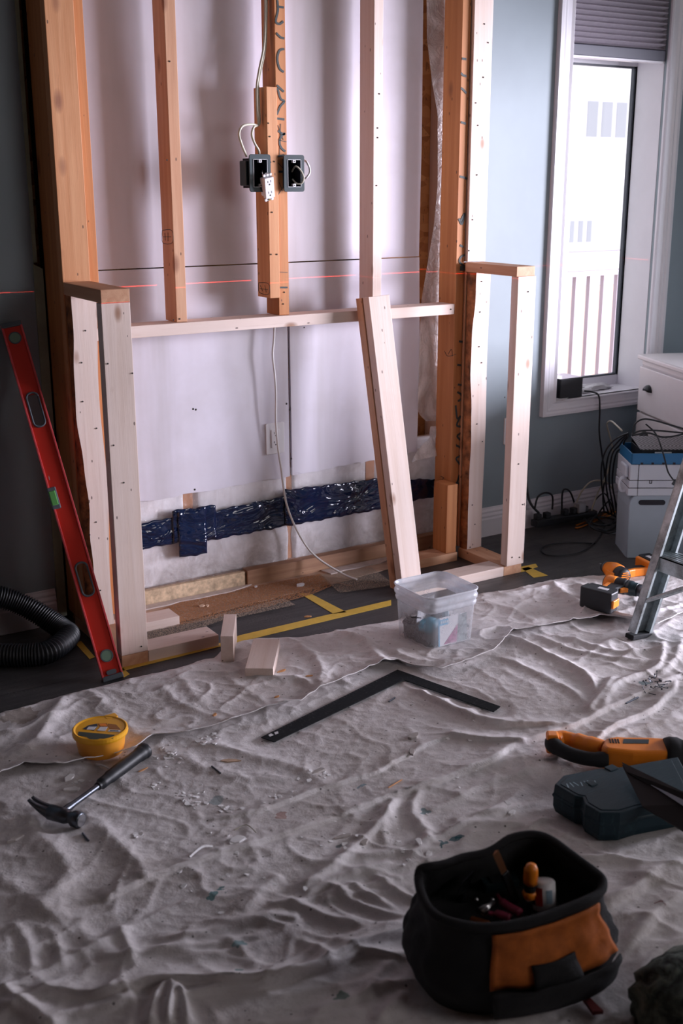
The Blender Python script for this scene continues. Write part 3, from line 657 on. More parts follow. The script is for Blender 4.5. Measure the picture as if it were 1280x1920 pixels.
# (pixel polyline of a fold crest, width, height, sharpness towards the camera)
FOLDS = [
 ([(200,1690),(225,1675),(310,1635),(435,1595),(550,1555),(640,1527)], .034, .015, .14),
 ([(640,1527),(730,1490),(840,1460),(920,1425),(975,1397),(1065,1365),(1140,1330),(1200,1300),(1275,1268)], .036, .019, .14),
 ([(400,1537),(500,1515),(590,1480),(640,1467),(705,1447),(785,1405),(840,1380)], .024, .011, .16),
 ([(755,1278),(850,1330),(900,1352),(960,1362),(1045,1362)], .032, .022, .35),
 ([(835,1378),(880,1385),(940,1392),(985,1395)], .03, .02, .3),
 ([(122,1315),(100,1355),(70,1395),(0,1440)], .030, .016, .9),
 ([(360,1385),(450,1412),(550,1436),(610,1468)], .030, .008, .7),
 ([(300,1400),(380,1440),(470,1460),(540,1455)], .025, .006, .7),
 ([(50,1535),(100,1600),(128,1635),(95,1680),(60,1720)], .035, .014, 1),
 ([(165,1540),(225,1590),(270,1635),(262,1650)], .030, .012, .8),
 ([(0,1500),(60,1520),(130,1500)], .03, .008, 1),
 ([(55,1849),(178,1864),(297,1837),(445,1840),(534,1834),(600,1810),(671,1772),(760,1742),(800,1735)], .026, .028, .3),
 ([(344,1870),(416,1855),(505,1849),(623,1813),(689,1783),(760,1795)], .022, .022, .35),
 ([(582,1900),(659,1878),(712,1855),(780,1840)], .018, .014, .5),
 ([(306,1846),(290,1885),(283,1925)], .010, .020, 1), ([(318,1845),(320,1880),(316,1925)], .009, .022, 1), ([(330,1850),(345,1885),(352,1925)], .010, .02, 1),
 ([(0,1849),(60,1893),(110,1925)], .020, .020, .6), ([(0,1880),(40,1900),(90,1930)], .015, .014, .6), ([(107,1905),(160,1895),(230,1875),(250,1850)], .018, .014, .6),
 ([(291,1763),(380,1758),(445,1738),(505,1724),(560,1726)], .018, .013, .5),
 ([(180,1795),(255,1792),(386,1777),(427,1769),(500,1752)], .016, .010, .5),
 ([(451,1718),(493,1671),(525,1640)], .018, .010, .9),
 ([(500,1702),(560,1700),(617,1718),(695,1742)], .020, .016, .6),
 ([(570,1680),(623,1659),(660,1690),(712,1712),(760,1718)], .015, .014, .6),
 ([(570,1660),(640,1643),(700,1625),(735,1615)], .014, .012, .5),
 ([(653,1653),(690,1680),(742,1706)], .012, .010, .7), ([(700,1640),(740,1668),(790,1690)], .012, .012, .7), ([(600,1690),(660,1676),(720,1690)], .012, .009, .6),
 ([(742,1495),(705,1550),(662,1590),(600,1640),(560,1672)], .020, .015, .6),
 ([(785,1480),(772,1525),(800,1560),(785,1592),(760,1610)], .014, .011, .8),
 ([(735,1500),(720,1550),(726,1585)], .012, .007, .9),
 ([(800,1520),(845,1505),(890,1478),(960,1455),(1010,1440)], .020, .008, .6),
 ([(850,1545),(880,1530),(950,1520),(1025,1500)], .018, .010, .6),
 ([(820,1560),(900,1545),(980,1545),(1040,1535)], .018, .009, .6),
 ([(640,1600),(740,1600),(830,1585)], .016, .006, .6), ([(650,1640),(740,1625),(830,1605),(900,1590)], .018, .009, .6),
 ([(945,1190),(990,1212),(1065,1248),(1105,1275),(1120,1305)], .020, .018, .7),
 ([(930,1230),(1000,1260),(1060,1290),(1100,1320)], .02, .008, .7), ([(1000,1190),(1060,1215),(1140,1235),(1220,1240)], .018, .012, .7),
 ([(1150,1268),(1128,1305),(1100,1335)], .014, .014, .7),
 ([(1245,1205),(1232,1250),(1185,1270),(1150,1290),(1128,1332)], .018, .018, .6),
 ([(1280,1200),(1262,1240),(1235,1265)], .016, .012, .7), ([(1060,1195),(1120,1215),(1180,1225),(1280,1218)], .018, .012, .7),
 ([(1272,1275),(1240,1318),(1190,1345),(1140,1372),(1105,1400),(1040,1425)], .028, .022, .15),
 ([(1280,1345),(1230,1355),(1180,1370),(1120,1400)], .02, .010, .5),
 ([(1000,1480),(960,1500),(900,1545),(860,1590)], .03, .007, .8),
 ([(1132,1709),(1190,1668),(1242,1633),(1290,1620)], .022, .016, .4), ([(1162,1785),(1200,1748),(1238,1705),(1285,1676)], .022, .015, .4),
 ([(1180,1640),(1230,1650),(1285,1640)], .02, .010, .6), ([(1060,1600),(1120,1610),(1200,1590),(1280,1560)], .025, .009, .6),
 ([(0,1640),(70,1700),(150,1760),(230,1800)], .025, .008, .8), ([(20,1735),(50,1770),(60,1820)], .018, .010, .8), ([(85,1740),(110,1770),(118,1810)], .016, .010, .8), ([(215,1740),(240,1775),(255,1810)], .014, .010, .8),
 ([(700,1235),(760,1250),(840,1250),(900,1235)], .02, .008, .6), ([(560,1260),(640,1275),(700,1300)], .02, .006, .6),
 ([(420,1760),(470,1800),(520,1822)], .014, .008, .8), ([(560,1760),(610,1790),(620,1815)], .012, .010, .8),
 ([(1100,1830),(1060,1860),(980,1915)], .02, .012, .6), ([(740,1800),(700,1840),(690,1880)], .016, .012, .7), ([(760,1860),(740,1890),(700,1925)], .016, .012, .7),
]
FOLDS = [(catmull(pix(p), 5), w_, h_, s_) for p, w_, h_, s_ in FOLDS]
BANDF = [(catmull(pix(p), 5), w_, h_, s_) for p, w_, h_, s_ in [
 ([(122,1312),(100,1355),(75,1395),(30,1425)], .026, .012, .9),
 ([(165,1300),(205,1340),(250,1385)], .026, .007, .9),
 ([(330,1268),(355,1300),(380,1330)], .022, .006, .9), ([(300,1290),(345,1330),(420,1362)], .02, .006, .8), ([(400,1250),(440,1285),(500,1330)], .02, .005, .8),
 ([(560,1215),(600,1250),(600,1300)], .022, .012, .9), ([(420,1255),(480,1275),(560,1280),(590,1300)], .018, .010, .8),
 ([(635,1190),(690,1215),(722,1262)], .022, .012, .8), ([(640,1195),(720,1222),(800,1250),(880,1242)], .024, .010, .7), ([(590,1240),(680,1245),(760,1262)], .02, .006, .6),
 ([(1030,1098),(1070,1130),(1130,1160)], .022, .016, .8), ([(900,1130),(960,1150),(1010,1175)], .03, .008, .8), ([(940,1120),(1000,1112),(1060,1100)], .02, .010, .8), ([(1085,1100),(1110,1130),(1100,1160)], .02, .012, .8),
 ([(1090,1158),(1105,1146),(1150,1160),(1210,1172)], .010, .018, .5), ([(1200,1130),(1240,1160),(1280,1150)], .03, .012, .8), ([(1180,1185),(1230,1160),(1280,1140)], .02, .014, .6),
 ([(0,1390),(60,1370),(90,1350)], .03, .006, .8), ([(890,1195),(930,1185),(960,1190)], .014, .012, .7)]]
def foldsum(X, Y, FL, shift=None):
    h = np.zeros_like(X)
    wx = X+.010*perlin(X*9, Y*9+7); wy = Y+.010*perlin(X*9+31, Y*9)
    for pts, w_, ht, sh in FL:
        x0, y0 = pts.min(0)-5*w_; x1, y1 = pts.max(0)+5*w_
        mk = (X > x0) & (X < x1) & (Y > y0) & (Y < y1)
        if not mk.any(): continue
        px, py = wx[mk], wy[mk]; best = np.full(px.shape, 9.); sg = np.zeros_like(px); prm = np.zeros_like(px); n = len(pts)-1
        for i in range(n):
            a = pts[i]; d = pts[i+1]-a; L2 = (d**2).sum()+1e-12
            tt = ((px-a[0])*d[0]+(py-a[1])*d[1])/L2; tc = np.clip(tt, 0, 1)
            qx = px-(a[0]+d[0]*tc); qy = py-(a[1]+d[1]*tc); dist = np.hypot(qx, qy); up = dist < best
            best[up] = dist[up]; sg[up] = (-(qx*cr.x+qy*cr.y)*0-(qx*fwd.x+qy*fwd.y))[up]; prm[up] = ((i+tc)/n)[up]
        ww = np.where(sg > 0, w_*sh, w_)            # sharper flank on the viewer's side
        taper = np.clip(np.minimum(prm, 1-prm)*5, .0, 1); taper = taper*(2-taper)
        prof = np.exp(-(best/ww)**1.6)
        amp_ = prof*(.25+.75*taper)*(.85+.3*perlin(px*14, py*14+3)); h[mk] += ht*amp_
        if shift is not None: shift[mk] += amp_*ht*(.55 if sh < .4 else (.28 if sh < .65 else 0))
    return h
EDGEP = np.array([(-.6, -.63), (.753, -.625), (.969, -.610), (1.196, -.606), (1.299, -.610), (1.436, -.590), (1.50, -.54), (1.56, -.521), (1.63, -.522), (1.745, -.593), (1.873, -.606), (2.093, -.632), (2.30, -.610), (2.509, -.587), (2.647, -.607), (2.80, -.61), (2.894, -.625), (3.095, -.700), (3.273, -.785), (3.6, -.95), (4.2, -1.25)])
def edgeY(x): return np.interp(x, EDGEP[:, 0], EDGEP[:, 1])+.004*perlin(x*9, x*0+.3)
LOW = pix([(0,1467),(47,1447),(120,1445),(200,1427),(255,1412),(287,1390),(350,1385),(415,1370),(500,1342),(565,1329),(597,1306),(640,1288),(700,1258),(745,1248),(790,1262),(825,1265),(885,1248),(926,1229),(962,1192),(1060,1175),(1125,1165),(1180,1172),(1230,1186),(1280,1162)])
LOW = LOW[np.argsort(LOW[:, 0])]
def lowY(x): return np.interp(x, LOW[:, 0], LOW[:, 1])
FLAT = []   # (x, y, radius) spots pressed down by things standing on the cloth
def flat(px, py, r): p = at(px, py, z=.012); FLAT.append((p.x, p.y, r))
for a_ in [(812,1175,.13),(187,1402,.085),(110,1540,.05),(200,1480,.04),(255,1435,.04),(500,1387,.05),(530,1372,.05),(560,1355,.05),(590,1340,.05),(620,1325,.05),(655,1307,.05),(690,1290,.05),(720,1275,.05),(750,1264,.05),(790,1280,.045),(830,1295,.045),(875,1313,.045),(925,1330,.05),(425,1235,.05),(495,1250,.06),(1140,1500,.17),(980,1790,.19),(1190,1195,.05),(1120,1140,.05)]: flat(*a_)
def press(X, Y, h, lvl):
    k = np.ones_like(X)
    for x, y, r in FLAT: d = np.hypot(X-x, Y-y)/r; k = np.minimum(k, np.clip((d-.75)/.6, 0, 1))
    return lvl+(h-lvl)*k
def baseh(X, Y, shift=None):
    u = X*cr.x+Y*cr.y; v = X*cr.y*-1+Y*cr.x
    wxp = X+.05*perlin(X*2.2, Y*2.2+9); wyp = Y+.05*perlin(X*2.2+17, Y*2.2)
    h = .010+.007*perlin(X*1.9, Y*1.9)+.0017*perlin(wxp*6, wyp*6)
    rgh = np.clip((-Y-1.48-.12*(X-.9))/.3, 0, 1)*.85+np.clip((X-2.2)/.4, 0, 1)*.7+.10; rgh = np.clip(rgh, 0, 1)
    c1 = np.clip(1-np.abs(perlin(wxp*3.2, wyp*8.5))*3.6, 0, 1)**2.6
    c2 = np.clip(1-np.abs(perlin(wxp*9+4, wyp*6+50))*4.2, 0, 1)**2.6
    c3 = np.clip(1-np.abs(perlin(wxp*17+8, wyp*21+20))*3.2, 0, 1)**2
    h += (.0078*c1+.0045*c2)*rgh+.0020*c2*(1-rgh)+.0014*c3
    h += .0010*perlin(X*38, Y*38)+.0006*perlin(X*75, Y*75)
    h += foldsum(X, Y, FOLDS, shift)
    return h
def clothz(x, y):
    X = np.array([x]); Y = np.array([y]); return float(press(X, Y, np.maximum(baseh(X, Y), .003), .007)[0])
def bandh(X, Y):
    b0 = .35*(baseh(X, Y)-.010)+.010
    wxp = X+.04*perlin(X*3+5, Y*3+9); wyp = Y+.04*perlin(X*3+17, Y*3)
    c2 = np.clip(1-np.abs(perlin(wxp*7+3, wyp*8+11))*4.0, 0, 1)**2.4; c3 = np.clip(1-np.abs(perlin(wxp*19+8, wyp*15+3))*3.0, 0, 1)**2
    return b0+.011+.0042*c2+.0018*c3+foldsum(X, Y, BANDF)
def gridobj(name, X, Y, Z, m, parent):
    ny, nx = X.shape; me = bpy.data.meshes.new(name); co_ = np.stack([X, Y, Z], -1).reshape(-1, 3)
    me.vertices.add(nx*ny); me.vertices.foreach_set('co', co_.astype(np.float32).ravel())
    i, j = np.meshgrid(np.arange(nx-1), np.arange(ny-1)); a = (j*nx+i).ravel(); q = np.stack([a, a+nx, a+nx+1, a+1], -1)
    me.loops.add(q.size); me.loops.foreach_set('vertex_index', q.ravel().astype(np.int32)); me.polygons.add(len(q))
    me.polygons.foreach_set('loop_start', np.arange(0, q.size, 4, dtype=np.int32)); me.polygons.foreach_set('use_smooth', [True]*len(q))
    me.update(calc_edges=True); me.validate(); me.materials.append(m)
    o = bpy.data.objects.new(name, me); COL.objects.link(o)
    if parent: o.parent = parent
    return o
drop = thing('drop_cloth', 'huge crumpled paint-spotted canvas drop cloth covering the foreground floor', 'drop cloth')
xs = np.arange(-.75, 3.95, .0052); ts = np.concatenate([[0, 0], np.arange(.0045, 2.75, .0052)])
X, T = np.meshgrid(xs, ts); Y = edgeY(X)-.004-T; SH = np.zeros_like(X); Z = np.maximum(baseh(X, Y, SH), .003); SH = press(X, Y, SH, 0); Z = press(X, Y, Z, .007)
f2 = Vector((fwd.x, fwd.y)).normalized(); X = X-f2.x*SH*1.3; Y = Y-f2.y*SH*1.3
ed = np.clip(T/.02, 0, 1); Z = Z*(.45+.55*ed); Z[0] = .0008
gridobj('cloth_sheet', X, Y, Z, M['cloth'], drop)
xs = np.arange(-.75, 3.55, .0052); nt = 130; s_ = np.concatenate([[0, 0], np.linspace(.004, 1, nt), [1.0, .985, .96]])
X, Sg = np.meshgrid(xs, s_); ey = edgeY(X)-.001; ly = lowY(X)+.006*perlin(X*6, X*0+.7)+.0025*perlin(X*21, X*0+.1)
Y = ey+(ly-ey)*Sg; Z = bandh(X, Y); base = press(X, Y, np.maximum(baseh(X, Y), .003), .007)
Z = press(X, Y, Z, .016); Z = np.maximum(Z, base+.0035)
lift = (.013+.012*np.clip(perlin(X*3.1+5, X*0+2.2)*1.8, 0, 1))*np.clip((Sg-.85)/.15, 0, 1)**2; Z = Z+lift
ed = np.clip(Sg/.06, 0, 1); Z = base+(Z-base)*(.35+.65*ed)
Z[0] = .0008
top = Z[-4]; Z[-3] = top-.0022; Z[-2] = np.maximum(top-.0036, base[-2]+.0006); Z[-1] = np.maximum(top-.0042, base[-1]+.0006)
Y[-3] = Y[-4]-.0006; Y[-2] = Y[-4]+.003; Y[-1] = Y[-4]+.012
gridobj('folded_over_band', X, Y, Z, M['cloth'], drop)
_bx = X[2:-3]; 
def bandz(x, y):
    X_ = np.array([x]); Y_ = np.array([y]); b = clothz(x, y); return max(float(press(X_, Y_, bandh(X_, Y_), .016)[0]), b+.0035)
def surf(x, y):
    if y > lowY(x) and y < edgeY(np.array([x]))[0]: return bandz(x, y)
    return clothz(x, y) if y < edgeY(np.array([x]))[0] else 0.0
def onpx(px, py, dz=0):
    """point of the cloth or floor seen at this pixel"""
    z = .01
    for _ in range(4): p = at(px, py, z=z); z = surf(p.x, p.y)
    return Vector((p.x, p.y, z+dz))
# ================================================================== ELECTRICAL
def cablepix(name, label, pts, r, m, cat='cable', sm=8, n=8, ell=None, group=None):
    o = MB().tube(pts, r, n, sm).build(name, m, smooth_=True); return tag(o, label, cat, group)
def ebox(label, x0, x1, xo, yf):
    z0, z1 = 1.421, 1.540; cx, cz = (x0+x1)/2, (z0+z1)/2; hw, hh = (x1-x0)/2, (z1-z0)/2
    t_ = thing('electrical_box', label, 'electrical box', (cx, yf, cz))
    # flange ring
    out = rrect(2*hw, 2*hh, .008, 4); inn = rrect(.052, .088, .002, 4); n = len(out); vs = []; fs = []
    for y in (-.006, 0):
        vs += [(a, y, b) for a, b in out]+[(a, y, b) for a, b in inn]
    for i in range(n):
        j = (i+1) % n; fs += [(i, j, n+j, n+i), (2*n+i, 3*n+i, 3*n+j, 2*n+j), (i, 2*n+i, 2*n+j, j), (n+i, n+j, 3*n+j, 3*n+i)]
    MB().add(vs, fs).build('flange', M['navyp'], t_)
    b = MB(); w_, h_, d_ = .058, .094, .062
    b.box((-w_/2, 0, -h_/2), (-w_/2+.003, d_, h_/2)).box((w_/2-.003, 0, -h_/2), (w_/2, d_, h_/2)).box((-w_/2, 0, -h_/2), (w_/2, d_, -h_/2+.003)).box((-w_/2, 0, h_/2-.003), (w_/2, d_, h_/2)).box((-w_/2, d_-.003, -h_/2), (w_/2, d_, h_/2))
    b.build('box_body', M['void'], t_)
    f = MB(); e = .0011
    a, c = .026, .044
    f.box((-a, -.0078, c-e), (a, -.006, c)).box((-a, -.0078, -c), (a, -.006, -c+e)).box((-a, -.0078, -c), (-a+e, -.006, c)).box((a-e, -.0078, -c), (a, -.006, c))
    f.build('white_gasket_line', M['whitep'], t_)
    for s__ in (1, -1):
        k = MB().prism(rrect(.010, .010, .002, 2, 0, s__*.0385), -.0078, .004, 'Y').build('screw_ear', M['whitep'], t_)
        MB().lathe([(.0022, 0), (.0022, .0006)], 8, Matrix.Translation((0, -.0078, s__*.0385)) @ frame3(0, (0, -1, 0), (1, 0, 0)).to_4x4()).build('screw_hole', M['hole'], k)
    return t_
eb1 = ebox('dark electrical box with a dangling receptacle, left of the orange stud', 1.829, 1.907, 1, -.158)
MB().box((-.046, .010, -.040), (-.030, .055, .040)).build('side_bracket', M['navyp'], eb1, .004)
eb2 = ebox('dark electrical box with a cable loop inside, right of the orange stud', 1.961, 2.039, -1, -.152)
# receptacle
rc = thing('receptacle', 'white duplex receptacle dangling out of the left electrical box', 'outlet', tuple(at(504.5, 352, Y=-.185)), (.25, math.radians(-12), 0))
MB().prism(rrect(.034, .068, .002, 2), -.004, .012, 'Y').build('receptacle_face', M['whitep'], rc, .001)
MB().prism(rrect(.014, .094, .002, 2), .010, .0125, 'Y').build('yoke', M['steel'], rc)
MB().box((-.016, .012, -.030), (.016, .030, .030)).build('receptacle_body', M['whitep'], rc, .003)
for s__ in (1, -1):
    for x_ in (-.0055, .0055): MB().box((x_-.0007, -.0046, s__*.018), (x_+.0007, -.004, s__*.018+.007)).build('slot', M['hole'], rc)
    MB().lathe([(.0024, 0), (.0024, .0006)], 10, Matrix.Translation((0, -.004, s__*.018-.006)) @ frame3(0, (0, -1, 0), (1, 0, 0)).to_4x4()).build('ground_hole', M['hole'], rc)
    for x_ in (-.012, 0, .012): MB().prism(rrect(.009, .008, .002, 2, x_, s__*.041), .004, .0105, 'Y').build('mounting_ear', M['whitep'], rc, .0005)
MB().lathe([(.0035, 0), (.003, .002)], 10, Matrix.Translation((0, .003, -.041)) @ frame3(0, (0, -1, 0), (1, 0, 0)).to_4x4()).build('brass_screw', simple('brass_screw', (.6, .42, .15), .3, 1), rc)
cablepix('receptacle_wire', 'short bare wire from the left box to the dangling receptacle', [at(492, 318, Y=-.12), at(492, 326, Y=-.168), at(499, 333, Y=-.172)], .0015, M['cable_w'], 'wire')
Yc = lambda x, y, Y: at(x, y, Y=Y)
cb = [Yc(497, -30, -.11), Yc(497, 40, -.11), Yc(494, 90, -.115), Yc(486, 130, -.118), Yc(481, 165, -.122), Yc(482, 210, -.12), Yc(484, 234, -.118), Yc(472, 233, -.13), Yc(455, 236, -.14), Yc(448, 250, -.145), Yc(452, 268, -.145), Yc(462, 293, -.13)]
cablepix('electrical_cable', 'white electrical cable down the stud looping out left to the left box', cb, .0042, M['cable_y'])
cb = [Yc(500, -30, -.10), Yc(499, 40, -.10), Yc(497, 90, -.105), Yc(489, 130, -.108), Yc(484, 165, -.112), Yc(486, 210, -.11), Yc(486, 232, -.112), Yc(476, 238, -.13), Yc(472, 252, -.135), Yc(477, 268, -.135), Yc(485, 282, -.13), Yc(486, 292, -.12)]
cablepix('electrical_cable', 'white electrical cable beside the other, bending down into the left box top', cb, .0042, M['cable_y'])
cablepix('electrical_cable', 'white cable looping around the right edge of the right electrical box', [Yc(566, 300, -.10), Yc(574, 303, -.135), Yc(580, 315, -.14), Yc(580, 325, -.14), Yc(573, 334, -.135), Yc(566, 336, -.10)], .0036, M['cable_w'])
cablepix('electrical_cable', 'white cable curled in the opening of the right electrical box', [Yc(547, 322, -.11), Yc(554, 312, -.150), Yc(563, 319, -.160), Yc(569, 332, -.163), Yc(566, 343, -.160), Yc(556, 344, -.150), Yc(548, 336, -.13)], .0030, M['cable_y'])
# wall outlet
wo = thing('wall_outlet', 'white wall outlet plate on the lower left drywall sheet', 'outlet', (1.916, 0, .545))
oc = at(514.5, 821.5, Y=0); wo.location = (oc.x, 0, oc.z)
MB().prism(rrect(.076, .116, .004, 3), -.006, 0, 'Y').build('cover_plate', M['whitep'], wo, .001)
MB().prism(rrect(.034, .067, .002, 3), -.0085, -.006, 'Y').build('receptacle_face', M['whitep'], wo, .0006)
for s__ in (1, -1):
    for x_ in (-.0055, .0055): MB().box((x_-.001, -.009, s__*.017), (x_+.001, -.0085, s__*.017+.008)).build('slot', M['hole'], wo)
    MB().lathe([(.0026, 0), (.0026, .0006)], 8, Matrix.Translation((0, -.0085, s__*.017-.006)) @ frame3(0, (0, -1, 0), (1, 0, 0)).to_4x4()).build('ground_hole', M['hole'], wo)
cab = [(515, 600, -.05), (513, 640, -.05), (511, 665, -.05), (515, 705, -.05), (517, 740, -.05), (517, 790, -.045), (521, 840, -.04), (527, 880, -.035), (530, 905, -.035), (537, 945, -.035), (552, 985, -.04), (575, 1025, -.055), (600, 1050, -.08), (635, 1072, -.13)]
pts = [at(x, y, Y=Y_) for x, y, Y_ in cab]+[at(655, 1082, z=.012), at(669, 1087, z=.006)]
cablepix('electrical_cable', 'long white cable hanging from the rail down past the wall outlet to the floor', pts, .0042, M['cable_w'], sm=8)
# small blue wall outlet right
o2 = thing('wall_outlet', 'white outlet plate on the blue wall seen through the right wing frame', 'outlet', (3.125, 0, .445))
MB().prism(rrect(.07, .114, .004, 3), -.006, 0, 'Y').build('cover_plate', M['whitep'], o2, .001)
MB().prism(rrect(.034, .067, .002, 3), -.0085, -.006, 'Y').build('receptacle_face', M['whitep'], o2, .0006)
# two screw holes in drywall etc
for (x, y) in ((362, 767), (367, 768), (537, 757), (365, 918), (543, 768), (546, 860)):
    p = at(x, y, Y=0); o = MB().lathe([(.004, 0), (.0034, .001)], 8, Matrix.Translation(p) @ frame3(0, (0, -1, 0), (1, 0, 0)).to_4x4()).build('drywall_screw', M['hole'])
    tag(o, {362: 'black screw head, left of a close pair in the lower left drywall', 367: 'tiny screw head, right of a close pair in the lower left drywall', 537: 'black screw head just left of the vertical drywall gap', 365: 'black screw head near the bottom edge of the left drywall sheet', 543: 'screw stub on the vertical drywall gap beside the upper screw head', 546: 'screw stub low on the vertical drywall gap'}[x], 'screw')
# ================================================================== THINGS ON THE FLOOR, LEFT
def tri(o, z, x, loc):
    R = frame3(0, z, x); o.matrix_world = Matrix.Translation(Vector(loc)) @ R.to_4x4(); bpy.context.view_layer.update()
# red box level
B0 = Vector((1.118, -.553, .001)); T0 = at(20, 606, Y=-.030); LL = (T0-B0).length
lv = thing('spirit_level', 'long red box spirit level leaning against the left wall', 'level'); tri(lv, T0-B0, (1, -.30, 0), B0)
wv, th = .058, .0085
segs = [(.02, .235), (.315, .70), (.775, LL/LL)]
s1a, s1b, s2a, s2b = .232*LL, .318*LL, .705*LL, .795*LL
b = MB().box((-wv/2, -th, .004), (wv/2, th, s1a)).box((-wv/2, -th, s1b), (wv/2, th, s2a)).box((-wv/2, -th, s2b), (wv/2, th, LL-.004))
for a_, c_ in ((s1a, s1b), (s2a, s2b)): b.box((-wv/2, -th, a_), (-.017, th, c_)).box((.017, -th, a_), (wv/2, th, c_))
b.build('web', M['red'], lv)
pk = simple('worn_pink_red_flange', (.70, .09, .10), .28, 0, 40, .2)
for s_ in (-1, 1): MB().box((s_*wv/2-.003, -.0125, .004), (s_*wv/2+.003, .0125, LL-.004)).build('flange', pk, lv, .001)
rimm = simple('grey_rubber_rim', (.10, .12, .14), .5)
for a_, c_ in ((s1a, s1b), (s2a, s2b)):
    P_ = [Vector((x, -th-.001, z)) for x, z in rrect(.036, c_-a_+.006, .016, 5, 0, (a_+c_)/2)]
    MB().tube(P_+[P_[0]], .0032, 6).build('hand_hold_rim', rimm, lv, smooth_=True)
for f_ in (.065, .955):
    R_ = Matrix.Translation((0, -th, f_*LL)) @ frame3(0, (0, -1, 0), (1, 0, 0)).to_4x4()
    v_ = MB().lathe([(.0195, 0), (.0195, .003), (.0165, .003), (.0165, .001)], 24, R_).build('round_vial', rimm, lv)
    MB().lathe([(.0162, 0), (.0162, .0022)], 24, R_).build('vial_glass', simple('pale_green_vial', (.20, .30, .22), .1), v_)
MB().box((-wv/2-.006, -.014, .475*LL), (-.008, .014, .535*LL)).build('vial_housing', rimm, lv, .003)
MB().box((-wv/2-.004, -.016, .485*LL), (-.012, .013, .525*LL)).build('centre_vial', M['greenv'], lv, .003)
for z_ in (0, LL-.016): MB().box((-wv/2-.003, -.0135, z_), (wv/2+.003, .0135, z_+.016)).build('end_cap', rimm, lv, .003)
MB().prism(rrect(.03, .014, .006, 4, 0, .024), -.0140, -.0086, 'Y').build('hang_hole_rim', rimm, lv)
# vacuum hose
hp_ = [Vector((.35, -.30, .05)), Vector((.62, -.12, .09)), at(-110, 1108, Y=-.075), at(-40, 1112, Y=-.075), at(10, 1122, Y=-.085), at(50, 1138, Y=-.11), at(88, 1160, Y=-.15), Vector((1.085, -.19, .05)), Vector((1.09, -.235, .038)), at(92, 1222, z=.037), at(50, 1228, z=.037), at(0, 1228, z=.037), at(-80, 1224, z=.037), Vector((.62, -.42, .037)), Vector((.42, -.62, .037))]
P_ = smooth(hp_, 34); rr = [.034+.0028*(1 if (i // 2) % 2 else -1) for i in range(len(P_))]
tag(MB().tube(P_, rr, 20).build('vacuum_hose', M['black'], smooth_=True), 'black corrugated vacuum hose looping on the floor at the far left', 'hose')
# drywall-tape tub
p0 = onpx(188, 1398); cx_, cy_ = .915, -.988
tubz = surf(cx_, cy_)-.002
tub = thing('plastic_tub', 'round orange-yellow plastic tub with a printed lid on the drop cloth', 'tub', (cx_, cy_, tubz))
tm, t, b_ = mat('translucent_orange_plastic', .35, (1, .42, .05)); b_.inputs['Subsurface Weight'].default_value = .25; b_.inputs['Subsurface Radius'].default_value = (.05, .02, .005); b_.inputs['Subsurface Scale'].default_value = .3
tm2, t, b_ = mat('yellow_orange_lid', .35, (1, .48, .02))
MB().lathe([(.001, 0), (.055, 0), (.059, .004), (.066, .052), (.066, .056), (.05, .056)], 48, None, False).build('tub_body', tm, tub, smooth_=True)
MB().lathe([(.066, .050), (.071, .051), (.0725, .056), (.0715, .065), (.068, .067), (.063, .0645), (.001, .0645)], 48, None, False).build('lid', tm2, tub)
MB().prism(rrect(.034, .026, .006, 3, .050, .052), .054, .0655, 'Z').build('lid_tab', tm2, tub, .002)
lz = tubz+.0646
def lab(pts, m, k=0):
    MB().prism([((lambda q: (q.x-cx_, q.y-cy_))(at(x, y, z=lz))) for x, y in pts][::-1], .0646+k, .0651+k, 'Z').build('lid_print', m, tub)
dk_ = simple('lid_print_dark', (.04, .06, .05), .5); wh_ = simple('lid_print_white', (.75, .75, .78), .5); bw_ = simple('lid_print_brown', (.38, .14, .03), .5); nv_ = simple('lid_print_navy', (.02, .04, .07), .5)
lab([(147, 1372), (215, 1378), (212, 1385), (186, 1385), (180, 1388), (170, 1387), (162, 1382), (146, 1379)], dk_)
lab([(155, 1367), (166, 1360), (182, 1357), (183, 1362), (176, 1370)], nv_); lab([(162, 1368.5), (166, 1363), (181, 1363), (176, 1369)], wh_, .0005)
lab([(183, 1357), (200, 1356), (203, 1363), (197, 1371), (181, 1371), (187, 1363)], bw_); lab([(182, 1370), (188, 1363.5), (202, 1363.5), (197, 1371)], wh_, .0005); lab([(186, 1357.5), (198, 1357), (201, 1362), (188, 1362)], M['orange'], .0005)
lab([(202, 1357), (218, 1359), (226, 1368), (205, 1367)], bw_); lab([(202, 1372), (205, 1368.5), (226, 1369.5), (224, 1373)], wh_, .0005); lab([(206, 1370), (222, 1370.4), (222, 1371.6), (206, 1371.2)], dk_, .0009)
# hammer
hz = .004+clothz(.72, -1.26)
hm = thing('claw_hammer', 'claw hammer with a dark rubber grip lying on the drop cloth', 'hammer', (.706, -1.262, hz), (0, 0, math.radians(32.8)))
MB().tube([(.0, 0, .018), (.06, 0, .016), (.16, 0, .014), (.18, 0, .014)], [.0095, .0075, .0075, .009], 12, 1 and 4).build('shaft', M['dsteel'], hm, smooth_=True)
MB().tube([(.150, 0, .014), (.165, 0, .014), (.20, 0, .015), (.25, 0, .015), (.30, 0, .015), (.335, 0, .015), (.352, 0, .015), (.358, 0, .015)], [.010, .0145, .0165, .0175, .0175, .0195, .0215, .016], 16, 4).build('grip', M['black'], hm, smooth_=True)
hd = MB()
hd.tube([(0, .024, .019), (0, -.022, .019), (0, -.030, .019), (0, -.038, .019), (0, -.044, .019), (0, -.062, .019), (0, -.066, .019)], [.0185, .0180, .0145, .014, .0190, .0195, .0175], 16)
hd.build('head', M['dsteel'], hm, smooth_=True)
